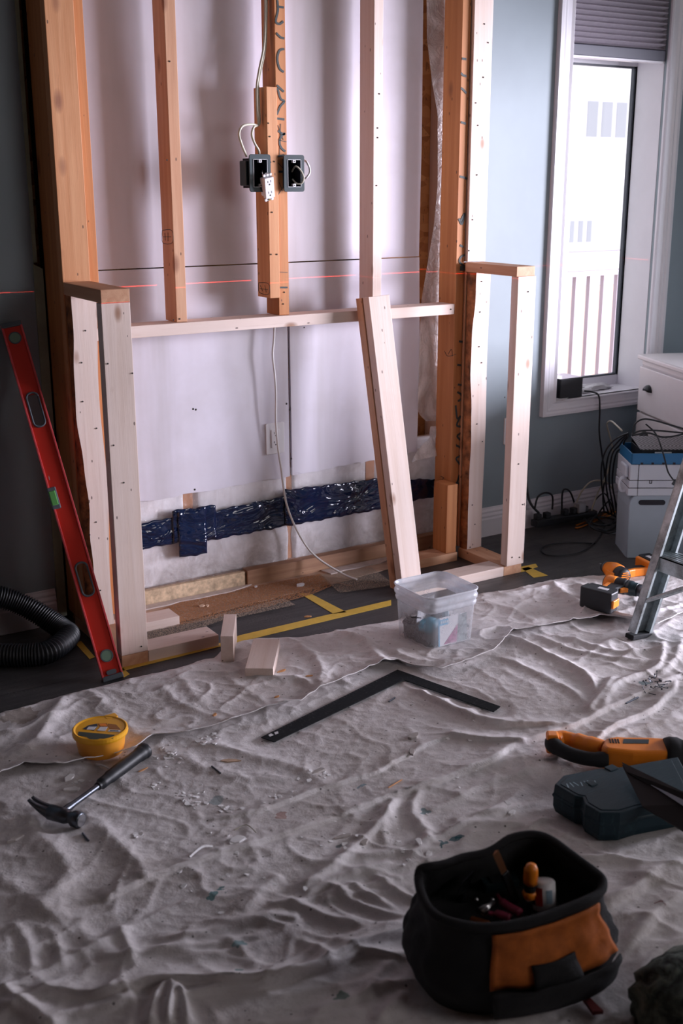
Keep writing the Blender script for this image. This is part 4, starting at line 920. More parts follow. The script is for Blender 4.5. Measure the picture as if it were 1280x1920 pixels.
MB().lathe([(.0150, 0), (.0145, .0008)], 20, Matrix.Translation((0, -.0662, .019)) @ frame3(0, (0, -1, 0), (1, 0, 0)).to_4x4()).build('striking_face', M['steel'], hm)
for s_ in (-1, 1):
    c = MB(); vs = []; N_ = 9
    for i in range(N_):
        u = i/(N_-1); y = .018+.062*u; zc = .019+.016*u*u+.006*u; hh = .013*(1-u)+.0018; xi = .0022*(s_)+s_*.004*u*.2; xo = s_*(.0135+.004*u)*(1-.35*u)
        vs += [(xi, y, zc-hh), (xo, y, zc-hh*.8), (xo, y, zc+hh*.8), (xi, y, zc+hh)]
    fs = []
    for i in range(N_-1):
        for k in range(4): j = (k+1) % 4; fs.append((i*4+k, i*4+j, (i+1)*4+j, (i+1)*4+k))
    fs += [(3, 2, 1, 0), tuple((N_-1)*4+k for k in range(4))]
    c.add(vs, fs).build('claw', M['dsteel'], hm, smooth_=True)
# framing square
sq = thing('framing_square', 'black steel framing square lying on the drop cloth', 'square', (1.865, -.985, .0125))
def sqp(pts): return [(q.x-1.865, q.y+.985) for q in (at(x, y, z=.0135) for x, y in pts)]
sqm, t, b_ = mat('black_painted_steel_square', .8, (.010, .012, .014), Specular_IOR_Level=.2); t.put(b_.inputs['Base Color'], t.ramp(t.noise(objc(t), 120, 3, .6), [(.55, (.010, .012, .015)), (.7, (.03, .034, .038))]))
MB().prism(sqp([(489, 1383), (745, 1256), (757, 1275), (514, 1391.5)])[::-1], 0, .0022, 'Z').build('long_leg', sqm, sq)
MB().prism(sqp([(745, 1256), (938, 1325), (925, 1335), (757, 1275)])[::-1], 0, .0022, 'Z').build('short_leg', sqm, sq)
for pp in ([(503, 1379), (508, 1376), (513, 1379), (506, 1382)], [(514, 1374), (521, 1372), (522, 1376), (516, 1378)]): MB().prism(sqp(pp)[::-1], .0022, .0026, 'Z').build('worn_print', M['whitep'], sq)
tk = MB()
for i in range(46):
    u = .05+.9*i/46; a_ = at(489+(745-489)*u, 1383+(1256-1383)*u, z=.0135); c_ = Vector((a_.x-1.865, a_.y+.985, 0)); n_ = Vector((.29, -.957, 0))*(.006 if i % 4 else .010); d_ = Vector((.957, .29, 0))*.0005
    tk.add([c_+n_*.1-d_+Vector((0, 0, .0023)), c_+n_*.1+d_+Vector((0, 0, .0023)), c_+n_+d_+Vector((0, 0, .0023)), c_+n_-d_+Vector((0, 0, .0023))], [(0, 1, 2, 3)])
tk.build('graduation_ticks', rimm, sq)
# offcut blocks
def blk(label, c0, c1, c2, zt, h, m, name='lumber_offcut'):
    """c0 front-left top, c1 front-right top, c2 back-left top (pixels) at height zt"""
    a, b2, c = (at(*q, z=zt) for q in (c0, c1, c2)); d = (c-a).normalized(); Lb = (c-a).length
    w_ = abs((b2-a).dot(Vector((d.y, -d.x, 0)))); R = frame3(0, d, Vector((d.y, -d.x, 0)))
    o = MB().box((0, -h, 0), (w_, 0, Lb)).build(name, m, None, .0012)
    # local y must point up
    if R.col[1].z < 0: o.data.transform(Matrix.Translation((0, h, 0)))
    o.matrix_world = Matrix.Translation(a) @ R.to_4x4(); bpy.context.view_layer.update(); return tag(o, label, 'wood block')
bz = surf(1.47, -.64)
blk('pale lumber offcut standing on its narrow edge at the cloth edge', (413, 1193), (437, 1193), (420, 1151.5), .103, .090, M['pine'])
blk('pale lumber offcut lying flat on the cloth edge, right of the standing one', (459, 1253), (512, 1253.5), (475, 1197), .052, .039, M['pine'])
# ------------------------------------------------------------------ clear bin
bx, by = 2.118, -.836; bz = .014
def transl(name, alpha, col=(.80, .82, .88), rough=.25):
    m, t, b = mat(name, rough, col); b.inputs['Alpha'].default_value = alpha; b.inputs['Specular IOR Level'].default_value = .7
    n = t.noise(objc(t), 18, 4, .6); t.put(b.inputs['Alpha'], t.ramp(n, [(.3, (alpha*.8,)*3), (.7, (min(1, alpha*1.2),)*3)])); return m
M['bin'] = transl('frosted_clear_plastic', .30); M['binr'] = transl('frosted_plastic_rim', .62)
bn = thing('clear_bin', 'square frosted clear plastic bin with hardware inside, on the cloth edge', 'bin', (bx, by, bz)); bn.scale = (1, 1, 1.12)
def loft(levels, n=6, cap0=True):
    vs = []; fs = []; N = None
    for (w_, r_, z_) in levels:
        q = rrect(w_, w_, r_, n); N = len(q); vs += [(a, b, z_) for a, b in q]
    for k in range(len(levels)-1):
        for i in range(N): j = (i+1) % N; fs.append((k*N+i, k*N+j, (k+1)*N+j, (k+1)*N+i))
    if cap0: fs.append(tuple(range(N))[::-1])
    return MB().add(vs, fs)
loft([(.178, .026, 0), (.182, .028, .004), (.196, .03, .118)]).build('bin_walls', M['bin'], bn, smooth_=True)
loft([(.196, .03, .118), (.202, .032, .120), (.206, .033, .128), (.203, .033, .130), (.204, .033, .137), (.211, .035, .140), (.213, .036, .148), (.209, .035, .150), (.206, .034, .158), (.212, .036, .162), (.214, .036, .166), (.207, .034, .167)], cap0=False).build('bin_rim', M['binr'], bn, smooth_=True, solid=.0016)
MB().tube([(-.104, -.01, .088), (-.103, -.035, .094), (-.1015, -.060, .10)], .0016, 6, 4).build('wire_handle', M['black'], bn, smooth_=True)
# contents
scr, t, b_ = mat('grey_screw_heap', .5, (.10, .11, .11), .3)
n = t.noise(objc(t), 190, 4, .8); t.put(b_.inputs['Base Color'], t.ramp(n, [(.38, (.02, .022, .024)), (.55, (.10, .11, .11)), (.68, (.42, .44, .46))])); t.put(b_.inputs['Normal'], t.bump(n, 1, .01))
hb = loft([(.158, .024, .003), (.162, .026, .040), (.164, .026, .056)]); 
o = hb.build('screw_heap', scr); o.location = (bx, by, bz)
top_ = MB().grid(lambda u, v: ((u-.5)*.158, (v-.5)*.158, .056+.010*pn(u*2, v*2, 1.7)+.004*pn(u*9, v*9, 2)-.012*abs(u-.5)), 30, 30); top_.build('heap_top', scr, o)
tag(o, 'heap of small grey screws and nails filling the bottom of the clear bin', 'screws'); o['kind'] = 'stuff'
tealm = simple('teal_blue_bag', (.05, .30, .42), .5, 0, 60, .4, .6); tb = thing('hardware_bag', 'teal blue hardware bag in the left side of the clear bin', 'bag', (bx-.048, by-.030, bz+.060), (0, 0, .2))
def blob(sx, sy, sz, nz=10, nn=18, amp=.12, sd=0):
    b = MB(); vs = []; fs = []
    for i in range(nz+1):
        ph_ = PI*i/nz
        for j in range(nn):
            a = 2*PI*j/nn; d = Vector((math.sin(ph_)*math.cos(a), math.sin(ph_)*math.sin(a), -math.cos(ph_)))
            q = 1+amp*pn(d.x+sd, d.y+d.z, 1.3)+amp*.5*pn(d.z*2, d.x*2+sd, 2)
            vs.append((sx*q*math.copysign(abs(d.x)**.7, d.x), sy*q*math.copysign(abs(d.y)**.7, d.y), sz*q*d.z))
    for i in range(nz):
        for j in range(nn): k = (j+1) % nn; fs.append((i*nn+j, i*nn+k, (i+1)*nn+k, (i+1)*nn+j))
    return b.add(vs, fs)
blob(.034, .030, .028).build('bag_body', tealm, tb, smooth_=True)
MB().box((-.008, -.012, .018), (.022, .010, .030)).build('folded_top', tealm, tb, .004)
cd_ = thing('product_card', 'white card with a blue corner label and a magenta wedge inside the clear bin', 'card', (bx, by-.0885, bz+.012), (math.radians(-3), 0, math.radians(0)))
MB().box((-.052, -.0008, 0), (.062, .0008, .095)).build('card_face', M['whitep'], cd_)
MB().box((-.046, -.0014, .070), (-.012, -.0008, .088)).build('blue_label', simple('sky_blue_print', (.03, .42, .68), .5), cd_)
MB().box((-.052, -.0016, 0), (-.047, -.0008, .095)).build('blue_edge', simple('blue_print', (.03, .30, .50), .5), cd_)
MB().prism([(-.030, .004), (.020, .004), (.026, .062)], -.0015, -.0008, 'Y').build('magenta_wedge', simple('magenta_print', (.45, .16, .30), .6, 0, 60, .4), cd_)
MB().prism([(.022, .002), (.062, .002), (.062, .095), (.030, .092)], -.0014, -.0008, 'Y').build('grey_photo', simple('grey_print', (.28, .32, .33), .6, 0, 90, .5), cd_)
for k in range(4): MB().box((-.043+k*.008, -.0019, .075), (-.038+k*.008, -.0014, .084)).build('label_letters', M['whitep'], cd_)
c2 = thing('cardboard_sheet', 'plain white card standing at the back of the clear bin', 'card', (bx-.02, by+.035, bz+.05), (.12, 0, .35))
MB().box((-.045, -.001, 0), (.045, .001, .085)).build('card_sheet', M['whitep'], c2)
c3 = thing('blister_pack', 'pale blue plastic pack leaning in the right side of the clear bin', 'pack', (bx+.055, by+.02, bz+.045), (0, .5, 1.2))
MB().prism(rrect(.07, .06, .01, 3, 0, .03), -.008, .008, 'Y').build('pack_shell', simple('pale_blue_plastic', (.35, .48, .56), .4), c3, .003)
# ================================================================== TOOLS, RIGHT
def basis(xd, up=(0, 0, 1)):
    x = Vector(xd).normalized(); u = Vector(up); u = (u-x*x.dot(u)).normalized(); return x, u
def tool(name, label, cat, loc, X, Z):
    x = Vector(X).normalized(); z = Vector(Z); z = (z-x*x.dot(z)).normalized(); y = z.cross(x)
    o = thing(name, label, cat); o.matrix_world = Matrix.Translation(Vector(loc)) @ Matrix(((x.x, y.x, z.x), (x.y, y.y, z.y), (x.z, y.z, z.z))).to_4x4()
    bpy.context.view_layer.update(); return o
AX = Matrix(((0, 0, 1, 0), (0, 1, 0, 0), (-1, 0, 0, 0), (0, 0, 0, 1)))   # local z -> +x for lathe
def drill(label, loc, X, Z, impact):
    """local +X muzzle, +Z barrel side (handle hangs along -Z)"""
    d = tool('cordless_drill' if not impact else 'impact_driver', label, 'drill', loc, X, Z)
    BL, OR = M['black'], M['orange']
    if impact:
        MB().lathe([(.010, -.075), (.026, -.073), (.031, -.062), (.032, -.02), (.031, .0), (.026, .004)], 24, AX).build('motor_housing', BL, d, smooth_=True)
        g = MB()
        for k in range(5): g.box((-.0775, -.018+k*.008, -.020+abs(k-2)*.004), (-.0745, -.0145+k*.008, .020-abs(k-2)*.004))
        g.build('vent_slots', OR, d)
        MB().lathe([(.0335, -.035), (.0345, -.030), (.0345, -.002), (.033, .004), (.028, .026), (.024, .040)], 24, AX).build('orange_collar', OR, d, smooth_=True)
        MB().lathe([(.0245, .040), (.022, .056), (.013, .062), (.010, .072)], 20, AX).build('nose_cone', M['dsteel'], d, smooth_=True)
        MB().lathe([(.0035, .07), (.0035, .088), (.0018, .096)], 8, AX).build('driver_bit', M['steel'], d)
        MB().box((-.05, -.012, .029), (.0, .012, .0365)).build('top_plate', OR, d, .003)
    else:
        MB().lathe([(.014, -.078), (.026, -.074), (.029, -.06), (.029, .0), (.027, .01)], 24, AX).build('motor_housing', BL, d, smooth_=True)
        MB().lathe([(.0295, -.070), (.0305, -.060), (.0305, -.038), (.0295, -.030)], 24, AX).build('orange_band', OR, d, smooth_=True)
        MB().lathe([(.027, .008), (.027, .030), (.0245, .032), (.0245, .050), (.023, .052)], 24, AX).build('clutch_ring', M['navyp'], d, smooth_=True)
        MB().lathe([(.0225, .052), (.0225, .082), (.019, .090), (.008, .096), (.007, .092)], 20, AX).build('chuck', M['dsteel'], d, smooth_=True)
    MB().prism([(-.052, -.018), (.012, -.018), (.004, -.050), (-.006, -.120), (-.050, -.120), (-.046, -.060)], -.0145, .0145, 'Y').build('handle', BL, d, .007, seg=3)
    MB().prism([(-.056, -.020), (-.036, -.022), (-.032, -.070), (-.038, -.118), (-.053, -.118), (-.050, -.062)], -.0155, .0155, 'Y').build('orange_backstrap', OR, d, .004)
    MB().prism([(.000, -.024), (.030, -.024), (.020, -.034), (.012, -.050), (.006, -.050)], -.0085, .0085, 'Y').build('trigger', OR if not impact else BL, d, .003)
    MB().prism([(-.066, -.118), (.034, -.118), (.040, -.136), (-.072, -.136)], -.034, .034, 'Y').build('battery_shoe', OR if impact else BL, d, .004)
    bt = MB().prism([(-.074, -.137), (.044, -.137), (.048, -.150), (.046, -.192), (-.070, -.192), (-.078, -.180)], -.037, .037, 'Y').build('battery', BL, d, .005)
    MB().prism([(.0465, -.142), (.052, -.142), (.0535, -.186), (.0465, -.190)], -.010, .018, 'Y').build('battery_stripe', OR, bt, .002)
    MB().box((-.020, -.0378, -.168), (.016, -.0368, -.150)).build('battery_label', M['whitep'], bt)
    MB().box((-.045, .0145, -.010), (-.005, .0185, .006)).build('side_grille', OR, d, .001)
    return d
# drill lying on its side, battery towards the viewer
a_, c_ = at(1108, 1128, z=.05), at(1172, 1110, z=.05)
Zd = (c_-a_); Zd.z = 0; Zd = Zd.normalized(); Xd = Vector((Zd.y, -Zd.x, 0)); Xd = (Xd*1.0+Zd*.28).normalized()
zz = surf(a_.x, a_.y)
bc = a_; bc.z = zz+.040
drill('orange and black drill with large black battery on the cloth beside the ladder foot', bc+Zd*.165+Vector((0, 0, .0)), Xd, Zd, False)
a_, c_ = at(1208, 1062, z=.04), at(1150, 1070, z=.04)
Zd = (c_-a_); Zd.z = 0; Zd = Zd.normalized(); Xd = Vector((-Zd.y, Zd.x, 0)); Xd = -Xd if Xd.x < 0 and False else Xd
mz = at(1118, 1047, z=.03)-at(1150, 1075, z=.03); Xd = mz-Zd*mz.dot(Zd)
drill('orange nosed impact driver with a bit lying on the bare floor behind the ladder leg', Vector((c_.x, c_.y, .0385)), Xd, Zd, True)
# reciprocating saw
q0 = at(1062, 1432, z=.03); q1 = at(1270, 1440, z=.03); Xs = (q1-q0); Xs.z = 0
sz = max(surf(q0.x, q0.y), surf(q1.x, q1.y), .012)
sw = tool('reciprocating_saw', 'orange and black reciprocating saw lying behind the dark tool case', 'saw', (q0.x, q0.y, sz+.036), Xs, Vector((0, 0, 1)))
# local: X along body, Y to the far side, Z up
sc = Xs.length/.27
def sl(prof, n=20): return [(r, z) for r, z in prof]
bodyp = [(.085, .005), (.10, .046), (.13, .060), (.155, .058), (.215, .062), (.255, .060), (.262, .020), (.255, -.022), (.16, -.026), (.12, -.020), (.095, -.015)]
MB().prism([(a, b+.005) for a, b in bodyp], -.033, .033, 'Z').build('motor_housing', M['orange'], sw, .010, seg=3)
MB().prism([(.140, .022), (.205, .026), (.210, .048), (.146, .046)], .033, .0338, 'Z').build('brand_panel', M['navyp'], sw)
g = MB()
for k in range(4): g.box((.108+k*.007, .022, .0325), (.1115+k*.007, .044, .0345))
g.build('vent_slots', M['hole'], sw)
MB().tube([(.095, .040, .0), (.055, .068, .0), (.020, .092, .0), (-.005, .100, .0), (-.022, .085, .0)], [.028, .025, .021, .022, .022], 14, 5, ell=(0, 0, 1)).build('upper_handle_bow', M['orange'], sw, smooth_=True)
MB().tube([(-.024, .092, .0), (-.030, .070, .0), (-.012, .040, .0), (.020, .010, .0), (.060, -.005, .0), (.10, -.004, .0)], [.020, .021, .0185, .018, .018, .02], 14, 5, ell=(0, 0, 1)).build('rubber_grip', M['blackm'], sw, smooth_=True)
MB().box((-.046, .062, -.026), (-.014, .098, .026)).build('heel_block', M['orange'], sw, .006)
MB().tube([(.245, .020, .006), (.258, .020, .006), (.275, .020, .006), (.288, .020, .004), (.292, .020, .004), (.305, .020, .003), (.310, .02, .003), (.326, .02, .002), (.330, .02, .002), (.36, .02, 0)], [.043, .047, .046, .041, .043, .037, .038, .033, .034, .028], 20).build('rubber_boot', M['blackm'], sw, smooth_=True)
MB().tube([(.355, .02, 0), (.385, .022, .0), (.40, .022, .0)], [.024, .022, .018], 14).build('blade_clamp', M['orange'], sw, smooth_=True)
MB().box((.395, .018, -.006), (.47, .0195, .010)).build('saw_blade', M['steel'], sw)
# tool case
ztop = .088
cs = thing('tool_case', 'dark teal hard plastic tool case right of the tool bag', 'case', (0, 0, 0))
tp = [at(*q, z=ztop) for q in ((1043, 1462), (1062, 1453), (1150, 1438), (1162, 1439))]
fl_, fr_ = at(1118, 1522, z=ztop), at(1160, 1524, z=ztop)
far = at(1163, 1438, z=ztop)
ex_ = Vector((.30, -.115, 0))
poly_ = [at(1040, 1470, z=ztop), at(1078, 1492, z=ztop), at(1092, 1494, z=ztop), at(1098, 1508, z=ztop), at(1125, 1524, z=ztop), at(1162, 1524, z=ztop), at(1195, 1514, z=ztop)]
e1 = at(1285, 1490, z=ztop)+Vector((.02, -.02, 0)); e2 = far+(e1-poly_[-1])*1.0
poly_ += [e1, e2, far, at(1120, 1441, z=ztop), at(1056, 1454, z=ztop)]
cen = sum(poly_, Vector())/len(poly_)
cs.location = (cen.x, cen.y, .012); bpy.context.view_layer.update()
def ring(k, z): return [((p.x-cen.x)*k, (p.y-cen.y)*k, z) for p in poly_]
lv_ = [(.88, .0), (.97, .004), (1.02, .020), (1.02, .042), (1.045, .045), (1.045, .050), (1.02, .053), (1.01, .070), (1.0, .076)]
m_ = MB(); vs = []; fs = []; n = len(poly_)
for k, z in lv_: vs += ring(k, z)
for a in range(len(lv_)-1):
    for i in range(n): j = (i+1) % n; fs.append((a*n+i, a*n+j, (a+1)*n+j, (a+1)*n+i))
fs += [tuple(range(n))[::-1], tuple((len(lv_)-1)*n+i for i in range(n))]
casem, t, b_ = mat('scuffed_dark_teal_case', .42, (.010, .028, .038)); nn_ = t.noise(t.map(objc(t), scale=(3, 30, 3)), 4, 5, .7); t.put(b_.inputs['Base Color'], t.ramp(nn_, [(.55, (.010, .030, .042)), (.72, (.03, .07, .085))])); t.put(b_.inputs['Roughness'], t.ramp(nn_, [(.4, (.45,)*3), (.7, (.6,)*3)])); b_.inputs['Specular IOR Level'].default_value = .3
m_.add(vs, fs).build('case_shell', casem, cs, .004)
rc_ = MB(); pz = ring(.90, .0765); rc_.prism([(a, b) for a, b, _ in pz], .0755, .0775, 'Z'); rc_.build('lid_panel', casem, cs, .001)
for (x, y, w_) in ((1145, 1441, .028), (1108, 1470, .02)):
    q = at(x, y, z=.088); MB().box((q.x-cen.x-w_/2, q.y-cen.y-.012, .077), (q.x-cen.x+w_/2, q.y-cen.y+.010, .080)).build('latch', casem, cs, .003)
sc_ = at(1090, 1470, z=.0895)
for k in range(7):
    q = Vector((sc_.x-cen.x+.011*(k-3), sc_.y-cen.y+.002*(k % 3)-.004*(k-3), .0776)); MB().box((-.0012, -.010, 0), (.0012, .009, .0003), Matrix.Translation(q) @ Matrix.Rotation(-.5+.25*(k % 3), 4, 'Z')).build('scratched_mark', simple('pale_scuff', (.30, .42, .48), .6), cs)
# dark folded panel lying against the case
pa, pb = at(1166, 1436, z=.105), at(1300, 1512, z=.135); pc, pd = at(1205, 1515, z=.095), at(1330, 1590, z=.10)
pn_ = thing('dark_folder', 'dark open folder slanting over the right end of the tool case', 'folder', tuple((pa+pb+pc+pd)/4)); bpy.context.view_layer.update()
def slab(a, b, c, d, th, name, m, par):
    n_ = (b-a).cross(c-a).normalized(); n_ = n_ if n_.z > 0 else -n_; inv = par.matrix_world.inverted()
    vs = [inv @ p for p in (a, b, d, c)]+[inv @ (p+n_*th) for p in (a, b, d, c)]
    MB().add(vs, [(0, 1, 2, 3), (7, 6, 5, 4), (0, 4, 5, 1), (1, 5, 6, 2), (2, 6, 7, 3), (3, 7, 4, 0)]).build(name, m, par, .001)
up = Vector((0, 0, 1))
dkb = simple('very_dark_brown_cover', (.012, .009, .009), .75)
slab(pa, pb, pc, pd, .006, 'lower_cover', dkb, pn_)
q1_, q2_ = at(1176, 1438, z=.125), at(1300, 1495, z=.165)
slab(pa+up*.008, q2_, pa*.75+pc*.25+up*.008, pb*.7+pd*.3+up*.012, .004, 'upper_cover', dkb, pn_)
slab(at(1212, 1462, z=.125), at(1300, 1508, z=.150), at(1214, 1468, z=.122), at(1300, 1524, z=.142), .0015, 'pale_sheet', simple('pale_blue_sheet', (.35, .42, .52), .4), pn_)
# ------------------------------------------------------------------ tool bag
rim_px = [(784, 1648, .235), (788, 1632, .245), (806, 1627, .25), (835, 1622, .25), (868, 1610, .252), (905, 1603, .255), (930, 1592, .26), (955, 1575, .268), (990, 1567, .272), (1020, 1571, .272), (1045, 1585, .268), (1070, 1604, .26), (1100, 1626, .252), (1124, 1645, .245), (1130, 1657, .24), (1124, 1676, .235), (1095, 1692, .235), (1050, 1710, .232), (1000, 1727, .23), (950, 1738, .228), (905, 1741, .226), (860, 1735, .226), (822, 1722, .226), (800, 1700, .228), (788, 1672, .232)]
rim = smooth([at(x, y, z=z) for x, y, z in rim_px]+[at(784, 1648, z=.235)], 3)[:-1]
NR = len(rim); rc0 = sum(rim, Vector())/NR
bg_z = .010
bag = thing('tool_bag', 'open black and orange nylon tool bag full of hand tools in the foreground', 'bag', (rc0.x, rc0.y, bg_z)); bpy.context.view_layer.update()
base_c = Vector((1.262, -2.222, 0))
def baseloop(k, z, cxy=base_c):
    out = []
    for i in range(NR):
        a = math.atan2(rim[i].y-rc0.y, rim[i].x-rc0.x)+.0; d = Vector((math.cos(a), math.sin(a), 0)); A_, B_ = .178, .118
        d2 = Vector((d.x*.9+d.y*-.42*0, d.y, 0)); r = 1/((abs(math.cos(a+.28))/A_)**2.8+(abs(math.sin(a+.28))/B_)**2.8)**(1/2.8)
        out.append(Vector((cxy.x+d.x*r*k, cxy.y+d.y*r*k, z)))
    return out
inv = bag.matrix_world.inverted()
def bagpt(i, t, off=0):
    b0 = baseloop(1.0, bg_z)[i % NR]; p = b0.lerp(rim[i % NR], t)
    bulge = .030*math.sin(PI*min(1, t*1.25))*(1-.4*t)
    ctr = base_c.lerp(rc0, t); dr = Vector((p.x-ctr.x, p.y-ctr.y, 0)).normalized()
    wr_ = .006*pn(i*.35, t*2.3, 1)*math.sin(PI*t)
    return p+dr*(bulge+wr_+off)
_cache = {}
NT_ = 18; vs = []; fs = []
for k in range(NT_+1):
    for i in range(NR): vs.append(inv @ bagpt(i, k/NT_))
for k in range(NT_):
    for i in range(NR): j = (i+1) % NR; fs.append((k*NR+i, k*NR+j, (k+1)*NR+j, (k+1)*NR+i))
# inner wall
off = len(vs)
inn = [(1, .008), (.85, .012), (.72, .014), (.66, .016)]
for t_, d_ in inn:
    for i in range(NR): vs.append(inv @ bagpt(i, t_, -d_))
top0 = NT_*NR
for i in range(NR): j = (i+1) % NR; fs.append((top0+i, top0+j, off+j, off+i))
for k in range(len(inn)-1):
    for i in range(NR): j = (i+1) % NR; fs.append((off+k*NR+i, off+k*NR+j, off+(k+1)*NR+j, off+(k+1)*NR+i))
fs.append(tuple(off+(len(inn)-1)*NR+i for i in range(NR))); fs.append(tuple(range(NR))[::-1])
MB().add(vs, fs).build('bag_body', M['nylon'], bag, smooth_=True)
MB().tube([inv @ (rim[i % NR]+Vector((0, 0, .002))) for i in range(NR+1)], .0085, 10).build('rim_binding', M['nylon'], bag, smooth_=True)
def patch(name, i0, i1, t0f, t1, m, off, ni=24, nt=10):
    def f(u, v):
        i = i0+(i1-i0)*u; a = int(math.floor(i)); fr = i-a; t0 = t0f(u) if callable(t0f) else t0f; t = t0+(t1-t0)*v
        return inv @ bagpt(a, t, off).lerp(bagpt(a+1, t, off), fr)
    return MB().grid(f, ni, nt).build(name, m, bag, smooth_=True, solid=.003)
# index of rim points: pixel list index*3
patch('orange_side_panel', 15.3*3, 19.6*3, .40, .93, M['orange_d'], .004)
patch('black_tab', 17.0*3, 18.3*3, .30, .62, M['nylon'], .010, 10, 8)
patch('front_pocket', 15.6*3, 19.5*3, .06, .42, M['nylon'], .020, 18, 8)
MB().box((-.0012, -.0006, -.012), (.0012, .0006, .010), Matrix.Translation(inv @ at(977, 1868, z=.07)) @ Matrix.Rotation(.3, 4, 'Y')).build('white_stitch', M['whitep'], bag)
# contents of the bag, each its own tool
def hand(name, label, cat, p, zdir, xdir=(1, 0, 0)):
    o = thing(name, label, cat); R = frame3(0, zdir, xdir); o.matrix_world = Matrix.Translation(p) @ R.to_4x4(); bpy.context.view_layer.update(); return o
sd = hand('screwdriver', 'orange handled screwdriver standing upright in the tool bag', 'screwdriver', at(991, 1706, z=.175), (at(996, 1620, z=.275)-at(991, 1706, z=.175)))
Ls = (at(996, 1620, z=.275)-at(991, 1706, z=.175)).length
MB().lathe([(.004, -.02), (.005, .0), (.0065, .02), (.007, Ls*.25)], 12).build('ferrule', M['steel'], sd, smooth_=True)
MB().lathe([(.007, Ls*.25), (.0125, Ls*.30), (.0135, Ls*.38), (.011, Ls*.44)], 16).build('lower_grip', M['orange'], sd, smooth_=True)
MB().lathe([(.011, Ls*.43), (.0105, Ls*.5), (.0125, Ls*.58), (.0125, Ls*.62)], 16).build('black_grip', M['blackm'], sd, smooth_=True)
MB().lathe([(.0125, Ls*.60), (.0132, Ls*.7), (.0128, Ls*.88), (.009, Ls*.97), (.002, Ls)], 16).build('orange_grip', M['orange'], sd, smooth_=True)
cn = hand('spray_can', 'small white can with a red label beside the orange screwdriver in the bag', 'can', at(1021, 1706, z=.180), Vector((.03, .06, .2)), (1, -.6, 0))
MB().lathe([(.016, 0), (.021, .003), (.021, .050), (.018, .054), (.010, .056)], 24).build('can_body', M['whitep'], cn, smooth_=True)
def arc(r, a0, a1, z0, z1, n=12):
    def f(u, v): a = a0+(a1-a0)*u; return (r*math.cos(a), r*math.sin(a), z0+(z1-z0)*v)
    return MB().grid(f, n, 2)
arc(.0213, -2.6, -1.9, .012, .044).build('red_label', simple('red_print', (.45, .02, .02), .5), cn)
arc(.0213, -3.2, -2.65, .012, .044).build('black_label', M['black'], cn); arc(.0213, -1.6, -1.0, .016, .040).build('grey_print', simple('grey_blue_print', (.25, .35, .45), .5), cn)
kn = hand('utility_knife', 'slim dark tool with a copper coloured edge leaning in the middle of the bag', 'knife', at(968, 1690, z=.185), at(940, 1626, z=.265)-at(968, 1690, z=.185))
MB().prism(rrect(.016, .010, .003, 3), 0, .075, 'Z').build('knife_body', M['black'], kn, .002); MB().prism([(-.007, -.002), (.007, -.002), (.003, .002)], .075, .125, 'Z').build('copper_edge', simple('copper_tint', (.45, .22, .12), .3, .8), kn)
pl = hand('pliers', 'small steel pliers with magenta-red grips lying at the bottom of the bag', 'pliers', at(912, 1700, z=.185), Vector((.1, .3, .25)))
for k, ((xa, ya), (xb, yb)) in enumerate((((905, 1712), (925, 1690)), ((897, 1706), (918, 1697)))):
    inv2 = pl.matrix_world.inverted(); MB().tube([inv2 @ at(xa, ya, z=.190), inv2 @ at(xb, yb, z=.198)], [.006, .005], 10).build('jaw', M['steel'], pl, smooth_=True)
mag = simple('magenta_red_grip', (.26, .02, .06), .45)
for pp in ([(932, 1678), (945, 1695), (975, 1712)], [(915, 1712), (935, 1715), (955, 1722)]): MB().tube([inv2 @ at(x, y, z=.192) for x, y in pp], [.004, .008, .008], 10, 5).build('grip', mag, pl, smooth_=True)
for (x, y, lb) in ((893, 1687, 'round steel rivet left of the pliers in the bag'), (923, 1687, 'round steel rivet above the pliers in the bag')): 
    o = blob(.0035, .0035, .0035, 6, 10, 0).build('steel_ball', M['steel'], smooth_=True); o.location = at(x, y, z=.200); tag(o, lb, 'rivet')
ts = hand('trowel', 'small grey steel blade poking up at the left side of the bag', 'trowel', at(868, 1672, z=.19), at(872, 1645, z=.23)-at(868, 1672, z=.19), (1, .2, 0))
MB().prism([(-.020, 0), (.014, 0), (.022, .042), (-.006, .034)], -.001, .001, 'Y').build('blade', M['dsteel'], ts); MB().lathe([(.008, -.05), (.010, -.03), (.006, 0)], 10).build('handle', M['black'], ts)
tp_ = hand('black_box_tool', 'dark rectangular tool lying in the middle of the bag', 'tool', at(935, 1672, z=.160), (0, 0, 1), (.9, -.3, 0))
MB().prism(rrect(.07, .03, .005, 3), 0, .030, 'Z').build('tool_case_body', M['navyp'], tp_, .002); MB().box((-.02, -.016, .030), (.02, .016, .033)).build('lid', M['black'], tp_)
ob = hand('orange_tool', 'dull orange tool handle near the front left of the bag', 'tool', at(880, 1725, z=.155), (at(905, 1732, z=.16)-at(880, 1725, z=.155)))
MB().lathe([(.004, 0), (.008, .006), (.008, .04), (.004, .05)], 12).build('handle', M['orange_d'], ob, smooth_=True); MB().lathe([(.003, .05), (.003, .09)], 8).build('shank', M['steel'], ob)
